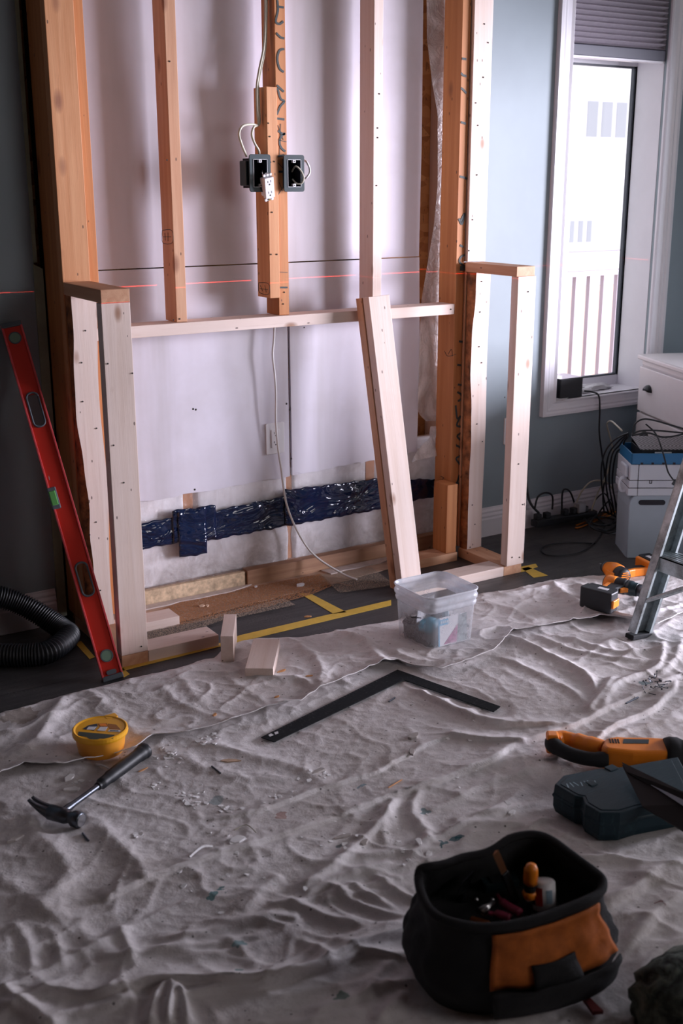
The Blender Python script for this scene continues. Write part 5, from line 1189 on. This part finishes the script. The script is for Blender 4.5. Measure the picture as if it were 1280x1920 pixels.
# camouflage fabric heap
cm, t, b_ = mat('mottled_grey_green_fabric', .9); n_ = t.noise(objc(t), 26, 4, .6, .6); t.put(b_.inputs['Base Color'], t.ramp(n_, [(.36, (.018, .022, .022)), (.46, (.06, .08, .07)), (.56, (.13, .16, .14)), (.68, (.22, .24, .20))])); t.put(b_.inputs['Normal'], t.bump(n_, .6, .02))
lm = thing('fabric_heap', 'blurred mottled grey-green fabric heap in the bottom right corner', 'fabric', (1.46, -2.535, .055))
blob(.135, .115, .085, 30, 60, .05, 3).build('fabric', cm, lm, smooth_=True)
rp = at(1108, 1895, z=.01); o = MB().prism([(rp.x-.008, rp.y-.012), (rp.x+.010, rp.y-.02), (rp.x+.014, rp.y+.02), (rp.x+.004, rp.y+.03)], .012, .020, 'Z').build('red_scrap', simple('dark_red_plastic', (.20, .02, .02), .5)); tag(o, 'dark red scrap on the cloth between the bag and the fabric heap', 'scrap')
# ------------------------------------------------------------------ stepladder
ld = thing('stepladder', 'weathered aluminium stepladder standing at the right edge', 'ladder', (2.697, -1.166, .010)); bpy.context.view_layer.update()
LD = Vector((.325, -.02, 1)); LH = 1.25
def rail_(y0, sgn, nm='front_rail'):
    R = frame3(0, LD, (1, 0, 0)).to_4x4(); Mx = Matrix.Translation((0, y0, 0)) @ R; w_ = .082; d = .028*sgn
    b = MB(); b.box((-w_/2, 0, .012), (w_/2, .003, LH), Mx)
    for x_ in (-w_/2, w_/2-.003): b.box((x_, min(0, d), .012), (x_+.003, max(0, d), LH), Mx)
    for x_ in (-w_/2, w_/2-.012): b.box((x_, d-.001 if d > 0 else d, .012), (x_+.012, d+.001 if d > 0 else d+.002, LH), Mx)
    r_ = b.build(nm, M['alu'], ld, .0008)
    MB().box((-w_/2-.003, min(-.003, d-.002), -.002), (w_/2+.003, max(.006, d+.002), .014), Matrix.Translation((0, y0, 0)) @ frame3(0, (LD.x*.3, 0, 1), (1, 0, 0)).to_4x4()).build('rubber_foot', M['blackm'], ld, .003)
    return r_
rail_(0, -1); rail_(-.48, 1)
for k in range(4):
    z = .275+.29*k; c = LD*z; st = MB().box((c.x-.040, -.478, z-.004), (c.x+.048, -.004, z)).box((c.x-.040, -.478, z-.050), (c.x-.037, -.004, z)).box((c.x+.045, -.478, z-.028), (c.x+.048, -.004, z))
    for q in range(5): st.box((c.x-.030+q*.015, -.478, z), (c.x-.026+q*.015, -.004, z+.0015))
    st.build('step', M['alu'], ld)
for (ya, yb) in ((-.004, -.20), (-.476, -.28)):
    for xo in (-.036, .040):
        MB().tube([(LD.x*.115+xo, ya, .115), (LD.x*.255+xo, yb, .235)], [.0075, .0075], 6).build('diagonal_brace', M['alu'], ld)
for (x_, z_) in ((0, .135), (.0, .24), (0, .30)):
    for k_ in (-.025, .025):
        MB().lathe([(.0045, 0), (.004, .0015)], 10, Matrix.Translation((LD.x*z_+k_, -.0005, z_)) @ frame3(0, (0, -1, 0), (1, 0, 0)).to_4x4()).build('rivet', M['dsteel'], ld)
for y0 in (-.03, -.45):
    MB().tube([(LD.x*LH+.02, y0, LH-.02), (.98, y0+(.02 if y0 > -.1 else -.02), .0)], .014, 4, ell=(1, 0, 0)).build('rear_leg', M['alu'], ld)
MB().box((LD.x*LH-.06, -.50, LH-.01), (LD.x*LH+.08, .01, LH+.02)).build('top_cap', M['alu'], ld, .004)
# ================================================================== CORNER: COOLER, DRESSER, CABLES
CR = Matrix.Rotation(-yaw, 4, 'Z')
cool = thing('storage_bin_unit', 'pale blue-grey lidded plastic bin with a slotted handle standing on the floor', 'storage bin', (3.287, -.545, 0), (0, 0, -yaw))
cbl = simple('pale_blue_grey_plastic', (.40, .48, .56), .45, 0, 6, .05); cwh = simple('cool_white_plastic', (.62, .66, .74), .4, 0, 6, .04); cbu = simple('saturated_blue_plastic', (.02, .16, .36), .4)
cw_, cdp, ch = .30, .20, .262
b = MB(); b.prism([(0.006, 0), (cw_-.006, 0), (cw_, ch-.03), (cw_, ch), (.030, ch), (.014, ch-.008), (.004, ch-.024), (0, ch-.05)], .004, cdp, 'Y'); b.build('bin_body', cbl, cool, .004)
MB().prism(rrect(.105, .019, .009, 5, .090, ch-.030), -.0006, .006, 'Y').build('handle_slot', M['cavity'], cool)
MB().box((.005, .02, 0), (.010, cdp, ch)).build('side_edge', cbl, cool)
lid = thing('plastic_drawer_unit', 'white stacked plastic drawer unit sitting on the pale bin under the blue tray', 'drawer unit', (3.287, -.545, ch+.001), (0, 0, -yaw))
hh_ = .126
b = MB().prism([(-.012, -.012), (.292, -.012), (.292, cdp), (-.012, cdp)], .0, .030, 'Z').prism([(-.010, -.010), (.29, -.010), (.29, cdp), (-.010, cdp)], .032, .062, 'Z').prism([(-.008, -.010), (.29, -.010), (.29, cdp), (-.008, cdp)], .063, hh_, 'Z')
b.build('stacked_body', cwh, lid, .003)
MB().box((-.009, -.0085, .0295), (.288, .15, .0325)).box((-.0085, -.0085, .0615), (.288, .15, .0635)).box((.0245, -.0125, 0), (.026, 0, hh_)).build('seam_line', M['cavity'], lid)
MB().prism([(.070, .050), (.080, .050), (.080, .0625), (.078, .0625), (.078, .052), (.072, .052), (.072, .0625), (.070, .0625)], -.0125, -.009, 'Y').build('notch', M['cavity'], lid)
lt = MB().tube([(-.010, .03, .010), (-.030, .03, .012), (-.038, .03, .035), (-.032, .03, .062), (-.010, .03, .066)], .006, 8, 5).build('side_latch', cwh, lid, smooth_=True)
MB().box((-.024, .01, .070), (-.008, .09, .118)).build('side_hinge', cwh, lid, .006)
tray = thing('blue_tray', 'blue plastic tray holding a mesh basket on top of the white drawer unit', 'tray', (3.287, -.545, ch+hh_+.002), (0, 0, -yaw))
MB().box((-.006, -.012, 0), (.29, -.008, .044)).box((-.006, -.012, 0), (-.002, .19, .044)).box((-.006, .186, 0), (.29, .19, .044)).box((.286, -.012, 0), (.29, .19, .044)).box((-.006, -.012, 0), (.29, .19, .004)).build('tray_walls', cbu, tray, .001)
nt_ = MB()
for k in range(6): nt_.box((.030+k*.042, -.0128, 0), (.040+k*.042, -.0115, .008))
nt_.build('notches', M['cavity'], tray)
def meshm():
    m, t, b = mat('perforated_black_mesh', .4, (.10, .10, .11), .6); c = t.new('ShaderNodeTexChecker'); t.put(c.inputs[0], objc(t)); c.inputs['Scale'].default_value = 130
    t.put(b.inputs['Base Color'], t.mix(c.outputs[1], (.015, .015, .018), (.30, .29, .30))); return m
router = thing('mesh_basket', 'dark perforated metal basket tilted in the blue tray', 'basket', (3.287, -.545, ch+hh_+.010), (0, 0, -yaw)); 
MB().box((.032, .010, 0), (.30, .015, .046)).box((.032, .010, 0), (.036, .16, .046)).box((.032, .155, 0), (.30, .160, .060)).box((.032, .01, 0), (.30, .16, .004)).build('basket_frame', M['black'], router, .001)
MB().add([(.030, .006, .047), (.31, .006, .047), (.31, .165, .066), (.030, .165, .066), (.030, .006, .049), (.31, .006, .049), (.31, .165, .068), (.030, .165, .068)], [(0, 3, 2, 1), (4, 5, 6, 7), (0, 1, 5, 4), (1, 2, 6, 5), (2, 3, 7, 6), (3, 0, 4, 7)]).build('mesh_top', meshm(), router)
pkt = thing('plastic_packet', 'small pale packet poking over the front of the blue tray', 'packet', (3.287, -.545, ch+hh_+.030), (0, 0, -yaw)); MB().box((.085, -.006, 0), (.150, .000, .020)).build('packet_film', simple('pale_film', (.42, .48, .52), .3), pkt, .001)
# dresser
dA, dB = Vector((3.81, -.075, 0)), Vector((3.69, -.38, 0)); dd = (dB-dA).normalized(); dang = math.atan2(dd.y, dd.x)
dr = thing('white_dresser', 'white dresser with black cup pulls at the right edge', 'dresser', (dA.x, dA.y, 0), (0, 0, dang))
# local X runs along the front, +Y = into the body
DW, DD, DH = .95, .40, .700
dm = simple('cream_white_painted_wood', (.72, .69, .70), .4, 0, 10, .03)
MB().box((0, .002, .06), (DW, DD, DH)).box((0, .002, 0), (.05, .05, .06)).box((DW-.05, .002, 0), (DW, .05, .06)).box((0, DD-.05, 0), (.05, DD, .06)).box((DW-.05, DD-.05, 0), (DW, DD, .06)).build('carcass', dm, dr, .002)
MB().box((-.018, -.020, DH), (DW+.018, DD+.004, DH+.022)).build('dresser_top', dm, dr, .006)
MB().box((.004, -.004, DH-.022), (DW-.004, .002, DH)).build('moulding', dm, dr, .002)
for r_ in range(3):
    for c_ in range(2):
        x0 = .008+c_*(DW/2); z1 = DH-.028-r_*.205
        w_ = MB().box((x0, -.016, z1-.195), (x0+DW/2-.016, .0, z1)).build('drawer', dm, dr, .003)
        cxp = x0+.105 if c_ == 0 else x0+DW/2-.12
        cp = MB(); vs = []; fs = []; n = 9
        for i in range(n):
            a = PI*i/(n-1)
            for j in range(5):
                bb = PI/2*j/4; vs.append((cxp-.030*math.cos(a)*math.cos(bb*.0)*(1 if j < 4 else .9), -.017-.022*math.sin(bb)*math.sin(a)**.4, z1-.085-.012+.030*math.sin(a)*math.cos(bb*.85)))
        for i in range(n-1):
            for j in range(4): fs.append((i*5+j, (i+1)*5+j, (i+1)*5+j+1, i*5+j+1))
        cp.add(vs, fs).build('cup_pull', M['black'], w_, smooth_=True, solid=.002)
# window sill things
sb_ = thing('black_box', 'black square box on the window sill', 'box', (3.465, .050, .5515)); MB().box((-.075, -.060, 0), (.055, .060, .088)).build('box_body', M['black'], sb_, .004); MB().box((-.073, -.058, .088), (.053, .058, .0885)).build('glossy_top', simple('glossy_black_top', (.02, .02, .025), .08), sb_)
for k in range(3):
    o = MB().box((-.05, -.04, 0), (.04, .035, .0012)).build('paper_sheet', M['whitep']); o.location = (3.395+.008*k, .008+.004*k, .5515+.0016*k); o.rotation_euler = (0, 0, -.5-.25*k)
    o.location.y = -.0+.055*0+.02; tag(o, ['lowest white paper sheet fanned out at the left end of the sill', 'middle white paper sheet fanned out at the left end of the sill', 'top white paper sheet fanned out at the left end of the sill'][k], 'paper')
cr_ = thing('crumpled_cloth', 'crumpled white cloth strip lying on the window sill', 'cloth', (3.70, .095, .560)); blob(.085, .022, .014, 12, 30, .45, 2).build('cloth_fold', M['whitep'], cr_, smooth_=True)
wp = thing('white_plug', 'white plug with cord on the window sill beside the black box', 'plug', (3.60, .055, .563)); blob(.032, .014, .012, 10, 16, .15, 5).build('plug_body', M['whitep'], wp, smooth_=True)
# cables by the wall
def cab_(label, pts, r, m, sm=8): cablepix('power_cable', label, pts, r, m, sm=sm)
G = lambda x, y, z=.006: at(x, y, z=z)
Wl = lambda x, y, Y=-.03: at(x, y, Y=Y)
cab_('black cord hanging from the black box on the sill down to the power strip', [at(1095, 733, Y=-.002), Wl(1110, 735, -.030), Wl(1122, 742), Wl(1124, 770), Wl(1123, 810), Wl(1128, 850), Wl(1133, 890), Wl(1130, 930, -.04), Wl(1132, 960, -.06)], .0038, M['black'])
cab_('thick black cord running down the wall beside the right wing frame to the power strip', [Wl(992, 700, -.02), Wl(989, 800, -.02), Wl(987, 880, -.02), Wl(988, 920, -.035), Wl(995, 945, -.05), Wl(1010, 962, -.06)], .0055, M['black'])
cab_('black cord arching out of the left end of the power strip', [Wl(1002, 955, -.06), Wl(1008, 932, -.06), Wl(1022, 924, -.06), Wl(1035, 930, -.06), Wl(1035, 955, -.06)], .0042, M['black'])
cab_('black cord arching out of the middle of the power strip', [Wl(1053, 958, -.06), Wl(1054, 925, -.06), Wl(1060, 917, -.06), Wl(1070, 925, -.06), Wl(1080, 955, -.07)], .0042, M['black'])
cab_('thin black cord looping on the floor before the baseboard', [G(1000, 968, .02), G(1010, 980), G(1040, 980), G(1080, 975)], .0028, M['black'])
cab_('thin black cord lying in a wide loop on the dark floor', [G(1115, 1019), G(1070, 1017), G(1030, 1021), G(1014, 1030), G(1025, 1040), G(1055, 1041), G(1085, 1036), G(1105, 1025), G(1120, 1010), G(1135, 985)], .0028, M['black'])
cab_('yellowed white cable arching above the baseboard', [Wl(1078, 950, -.08), Wl(1088, 925, -.08), Wl(1105, 905, -.08), Wl(1122, 901, -.07), Wl(1138, 905, -.06), Wl(1150, 920, -.06)], .0036, M['cable_y'])
cab_('second yellowed cable sloping across the baseboard', [Wl(1107, 962, -.09), Wl(1118, 930, -.08), Wl(1130, 905, -.06), Wl(1140, 880, -.05), Wl(1148, 850, -.04), Wl(1146, 830, -.04), Wl(1138, 800, -.06), Wl(1139, 792, -.10), at(1146, 790, Y=-.25), at(1158, 800, Y=-.36), at(1166, 808, Y=-.40)], .0036, M['cable_y'])
for k, (dx, dy, lb) in enumerate([(0, 0, 'front black cord looping from the blue tray down to the cable tangle'), (8, 6, 'second black cord behind the front one from the blue tray'), (14, 12, 'third black cord nearest the white drawer unit'), (20, 18, 'short black cord hugging the drawer unit side')]):
    cab_(lb, [at(1178, 812+dx*.3, Y=-.47), at(1165+dx*.3, 817+dy*.5, Y=-.44), at(1148+dx*.9, 828+dy*.6, Y=-.40), at(1133+dx*1.1, 850, Y=-.36), at(1127+dx*1.1, 880, Y=-.30), at(1128+dx, 910, Y=-.22), at(1133+dx, 940, Y=-.14), at(1142+dx*.7, 965, Y=-.10)], .0036, M['black'])
for k, (pp, lb) in enumerate([([(1186, 812), (1190, 795), (1205, 786), (1225, 788), (1250, 795), (1285, 805)], 'highest black cord arching over the mesh basket'), ([(1184, 814), (1200, 808), (1225, 807), (1262, 810), (1285, 812)], 'black cord lying low across the mesh basket'), ([(1184, 817), (1215, 812), (1245, 820), (1285, 813)], 'black cord sagging over the front of the mesh basket')]):
    cab_(lb, [at(x, y, Y=-.56-.0012*(x-1186)) for x, y in pp], .0034, M['black'])
cab_('cable end with a plug hanging over the front of the white drawer unit', [at(1210, 795, Y=-.56), at(1228, 812, Y=-.60), at(1238, 835, Y=-.665), at(1246, 862, Y=-.675), at(1252, 885, Y=-.675), at(1262, 900, Y=-.68)], .0030, M['black'])
pg = thing('cable_plug', 'dark blue plug at the end of the cable hanging before the drawer unit', 'plug', tuple(at(1265, 905, Y=-.685)), (.2, .5, 0)); MB().box((-.008, -.006, -.012), (.008, .006, .012)).build('plug_shell', M['navyp'], pg, .002)
ps = thing('power_strip', 'black power strip with plugs lying against the baseboard', 'power strip', (3.34, -.075, .0), (0, 0, -.05))
MB().box((-.12, -.022, .022), (.22, .022, .052)).build('strip_body', M['black'], ps, .004)
for k, x_ in enumerate((-.10, -.05, .05, .10, .16)): MB().box((x_-.014, -.014, .052), (x_+.014, .014, .078)).build('plug', M['black'], ps, .004)
wl2 = thing('power_adapter', 'whitish power adapter plugged into the black power strip', 'adapter', (3.47, -.085, .053)); MB().box((-.022, -.018, 0), (.022, .018, .045)).build('adapter_body', simple('grey_translucent_adapter', (.30, .30, .32), .3), wl2, .004)
oc_ = [("orange extension cord coiled at the foot of the storage bin", [G(1080, 985), G(1100, 978), G(1120, 972), G(1150, 955), G(1160, 950), G(1150, 962), G(1120, 975), G(1090, 988), G(1078, 990)]), ('second orange cord loop lying in the cable tangle', [G(1130, 962), G(1145, 935), G(1150, 915), G(1142, 940), G(1120, 968)])]
for lb, pp in oc_: cablepix('extension_cord', lb, pp, .0036, simple('orange_cord', (.55, .18, .02), .5), sm=7)
ocz = [(1110, 960), (1140, 985), (1165, 960), (1150, 990), (1120, 992), (1100, 975), (1135, 970), (1170, 985), (1140, 1000)]
cab_('dark tangled cord heap between the power strip and the storage bin', [G(x, y, .010+.012*(i % 3)) for i, (x, y) in enumerate(ocz)], .0045, M['black'])
cab_('second dark tangled cord on the floor beside the storage bin', [G(x, y, .010+.014*((i+1) % 3)) for i, (x, y) in enumerate([(1090, 970), (1125, 985), (1160, 975), (1130, 960), (1105, 985), (1150, 1000), (1175, 975)])], .0045, M['black'])
tt = [at(1120, 965, z=.015), at(1135, 945, z=.06), at(1150, 935, z=.05), at(1160, 960, z=.02)]
cab_('short black cord arch in the middle of the cable tangle', tt, .0036, M['black'])
tt = [at(1108, 950, z=.03), at(1118, 935, z=.08), at(1132, 925, z=.10), at(1143, 940, z=.06), at(1150, 960, z=.02)]
cab_('tall thin black cord arch above the cable tangle', tt, .0030, M['black'])
# ================================================================== DEBRIS ON THE CLOTH
chipm = simple('white_gypsum_crumb', (.90, .89, .90), .9, 0, 40, .1)
def shard(r, h, n=6, sd=0):
    rr_ = random.Random(sd); pts = [(r*(.6+.5*rr_.random())*math.cos(2*PI*i/n), r*(.45+.4*rr_.random())*math.sin(2*PI*i/n)) for i in range(n)]
    return pts
protos = []
for k in range(5):
    me_o = MB().prism(shard(1, 1, 6+k % 3, k), 0, .5, 'Z').build('drywall_crumb', chipm, None, .0); protos.append(me_o)
crumb_regions = [((390, 1385), 20, 12, 16), ((310, 1415), 34, 16, 26), ((360, 1500), 26, 22, 26), ((435, 1515), 22, 8, 12), ((440, 1575), 22, 12, 10), ((285, 1472), 14, 6, 8), ((135, 1470), 26, 14, 7), ((600, 1450), 30, 10, 10), ((510, 1495), 30, 8, 9), ((640, 1575), 60, 30, 12), ((730, 1585), 50, 25, 9), ((905, 1330), 22, 8, 14), ((260, 1565), 12, 5, 5), ((400, 1640), 170, 60, 16), ((900, 1480), 120, 60, 14), ((820, 1340), 120, 50, 12)]
first = True; kk = 0
CL = ['below the middle of the folded band edge', 'right of the hammer grip', 'in the centre of the left cloth half', 'just right of the centre patch', 'by the end of the long crease', 'below the hammer grip tip', 'above the hammer head', 'right of the wood splinter', 'above the long crease', 'near the centre folds', 'left of the middle folds', 'at the short end of the square', 'below the hammer screw', 'on the lower left cloth', 'between the creases before the tool case', 'inside the framing square']
ci = -1
for (c0, rx, ry, n_) in crumb_regions:
    ci += 1; lbs = 'small white drywall crumb on the cloth '+CL[ci]
    for i in range(n_):
        x = c0[0]+random.gauss(0, .55)*rx; y = c0[1]+random.gauss(0, .55)*ry; p = onpx(x, y)
        pr_ = protos[kk % 5]; kk += 1
        o = pr_ if kk <= 5 else pr_.copy()
        if kk > 5: COL.objects.link(o)
        s = random.uniform(.0035, .0095); o.scale = (s, s, s*.5); o.location = (p.x, p.y, p.z-.0005); o.rotation_euler = (random.uniform(-.2, .2), random.uniform(-.2, .2), random.uniform(0, 6.28)); tag(o, lbs, 'drywall crumb', 'drywall crumbs '+CL[ci])
def chip(label, px, py, L_, w_, ang, m=chipm, name='drywall_chip', h=.006):
    p = onpx(px, py); o = MB().prism([(a*L_/2, b*w_/2) for a, b in shard(1.6, 1, 7, int(px))], 0, h, 'Z').build(name, m, None, .0008); o.location = (p.x, p.y, p.z-.001); o.rotation_euler = (0, 0, ang); tag(o, label, name.replace('_', ' ')); return o
gch = simple('grey_plaster_chip', (.46, .42, .40), .9, 0, 40, .15)
chip('rounded white drywall chip right of the spot above the hammer head', 130, 1459, .024, .020, .4)
chip('white drywall chip below the rounded one near the hammer shaft', 137, 1482, .030, .018, -.5)
chip('grey plaster chip lying inside the angle of the framing square', 776, 1382, .030, .022, .3, gch, 'plaster_chip', .008)
chip('grey plaster chip just below the larger one inside the framing square', 771, 1410, .022, .016, 1.0, gch, 'plaster_chip', .006)
chip('small white chip at the bottom end of the long cloth crease', 444, 1577, .030, .024, .3)
chip('flat dark-edged chip right of centre near the tape end crease', 597, 1447, .034, .014, .2, gch, 'plaster_chip')
chip('pale chip near the left edge below the hammer', 32, 1573, .034, .012, .1, gch, 'plaster_chip')
chip('grey chip on the cloth above the teal paint mark', 682, 1580, .02, .012, .5, gch, 'plaster_chip')
chip('long grey chip at the lower middle of the cloth', 645, 1570, .034, .012, -.1, gch, 'plaster_chip')
chip('white chip right of the middle crease near the tool case', 960, 1525, .018, .012, .2)
chip('white chip above the tool bag rim', 803, 1603, .020, .014, .7)
chip('white chip in the fold left of the tool bag', 785, 1580, .020, .014, 1.2)
wch = simple('orange_wood_shaving', (.62, .30, .12), .8, 0, 40, .2); wch2 = simple('pale_wood_splinter', (.60, .42, .30), .8, 0, 40, .2)
chip('flat pale wood splinter on the cloth below the long leg of the square', 432, 1427, .040, .014, -.6, wch2, 'wood_splinter', .004)
chip('orange wood shaving beside the flat lumber offcut', 527, 1259, .022, .010, .2, wch, 'wood_shaving', .004)
chip('orange wood shaving right of the one beside the offcut', 580, 1268, .016, .007, -.4, wch, 'wood_shaving', .004)
chip('orange wood shaving in the middle of the folded cloth band', 402, 1341, .014, .010, .8, wch, 'wood_shaving', .004)
chip('small orange wood shaving near the fold below the offcuts', 519, 1307, .014, .008, .3, wch, 'wood_shaving', .004)
chip('orange wood shaving near the tip of the hammer grip', 268, 1444, .022, .006, .3, wch, 'wood_shaving', .003)
chip('orange wood shaving on the dark floor by the tape line', 577, 1157, .020, .010, -.3, wch, 'wood_shaving', .005)
chip('pale wood scrap in the sawdust near the chipboard', 378, 1139, .022, .016, .3, wch2, 'wood_scrap', .010)
chip('second pale wood scrap just right of the first in the sawdust', 389, 1138, .018, .012, 1.2, wch2, 'wood_scrap', .008)
chip('white plastic scrap in the sawdust below the sill plate', 563, 1100, .026, .020, .5, M['whitep'], 'plastic_scrap', .012)
chip('white plastic scrap left of the larger one below the sill plate', 480, 1102, .016, .012, .9, M['whitep'], 'plastic_scrap', .008)
def stick(label, p1, p2, r, m, name, n=6, mid=None):
    a, c = onpx(*p1, dz=r), onpx(*p2, dz=r); pts = [a]+([onpx(*mid, dz=r*3)] if mid else [])+[c]; o = MB().tube(pts, r, n, 5 if mid else 0).build(name, m); tag(o, label, name.replace('_', ' ')); return o
stick('long curved white paper shred near the long crease', (355, 1612), (398, 1590), .0035, chipm, 'paper_shred', 5, (378, 1597))
stick('thin curled wire above the paper shred', (440, 1557), (480, 1562), .0012, M['cable_y'], 'thin_wire', 5, (462, 1549))
stick('white forked drywall splinter near the hammer grip', (180, 1435), (212, 1447), .003, chipm, 'drywall_splinter', 5, (195, 1442))
stick('dark screw lying below the wood splinter', (397, 1438), (413, 1451), .0022, M['dsteel'], 'screw')
stick('dark screw lying right of the hammer head', (155, 1564), (166, 1578), .0026, M['dsteel'], 'screw')
stick('dark screw lying inside the angle of the framing square', (729, 1317), (740, 1309), .0022, M['dsteel'], 'screw')
stick('dark screw lying left of the nail pile near the ladder', (1173, 1318), (1196, 1309), .0028, M['dsteel'], 'screw')
stick('brown twig left of the offcuts in the sawdust', (492, 1113), (525, 1110), .002, M['brown'], 'wood_sliver')
stick('second brown twig further right in the sawdust', (615, 1090), (660, 1100), .002, M['brown'], 'wood_sliver')
stick('thin orange cord scrap near the middle crease', (728, 1478), (753, 1463), .0016, wch, 'cord_scrap')
np_ = []
for i in range(26):
    a = onpx(1210+random.uniform(0, 44), 1268+random.uniform(0, 30), dz=.004); d = Vector((random.uniform(-1, 1), random.uniform(-1, 1), random.uniform(.0, .35))).normalized()*random.uniform(.010, .022)
    b = MB(); b.tube([(0, 0, 0), tuple(d)], .0012, 5); b.lathe([(.0028, 0), (.0028, .0008)], 7, Matrix.Translation(d) @ frame3(0, d, (1, .2, 0)).to_4x4())
    o = b.build('nail', M['dsteel']); o.location = a; tag(o, 'dark nail in the small loose pile of nails on the cloth below the ladder', 'nail', 'nail pile on the drop cloth')
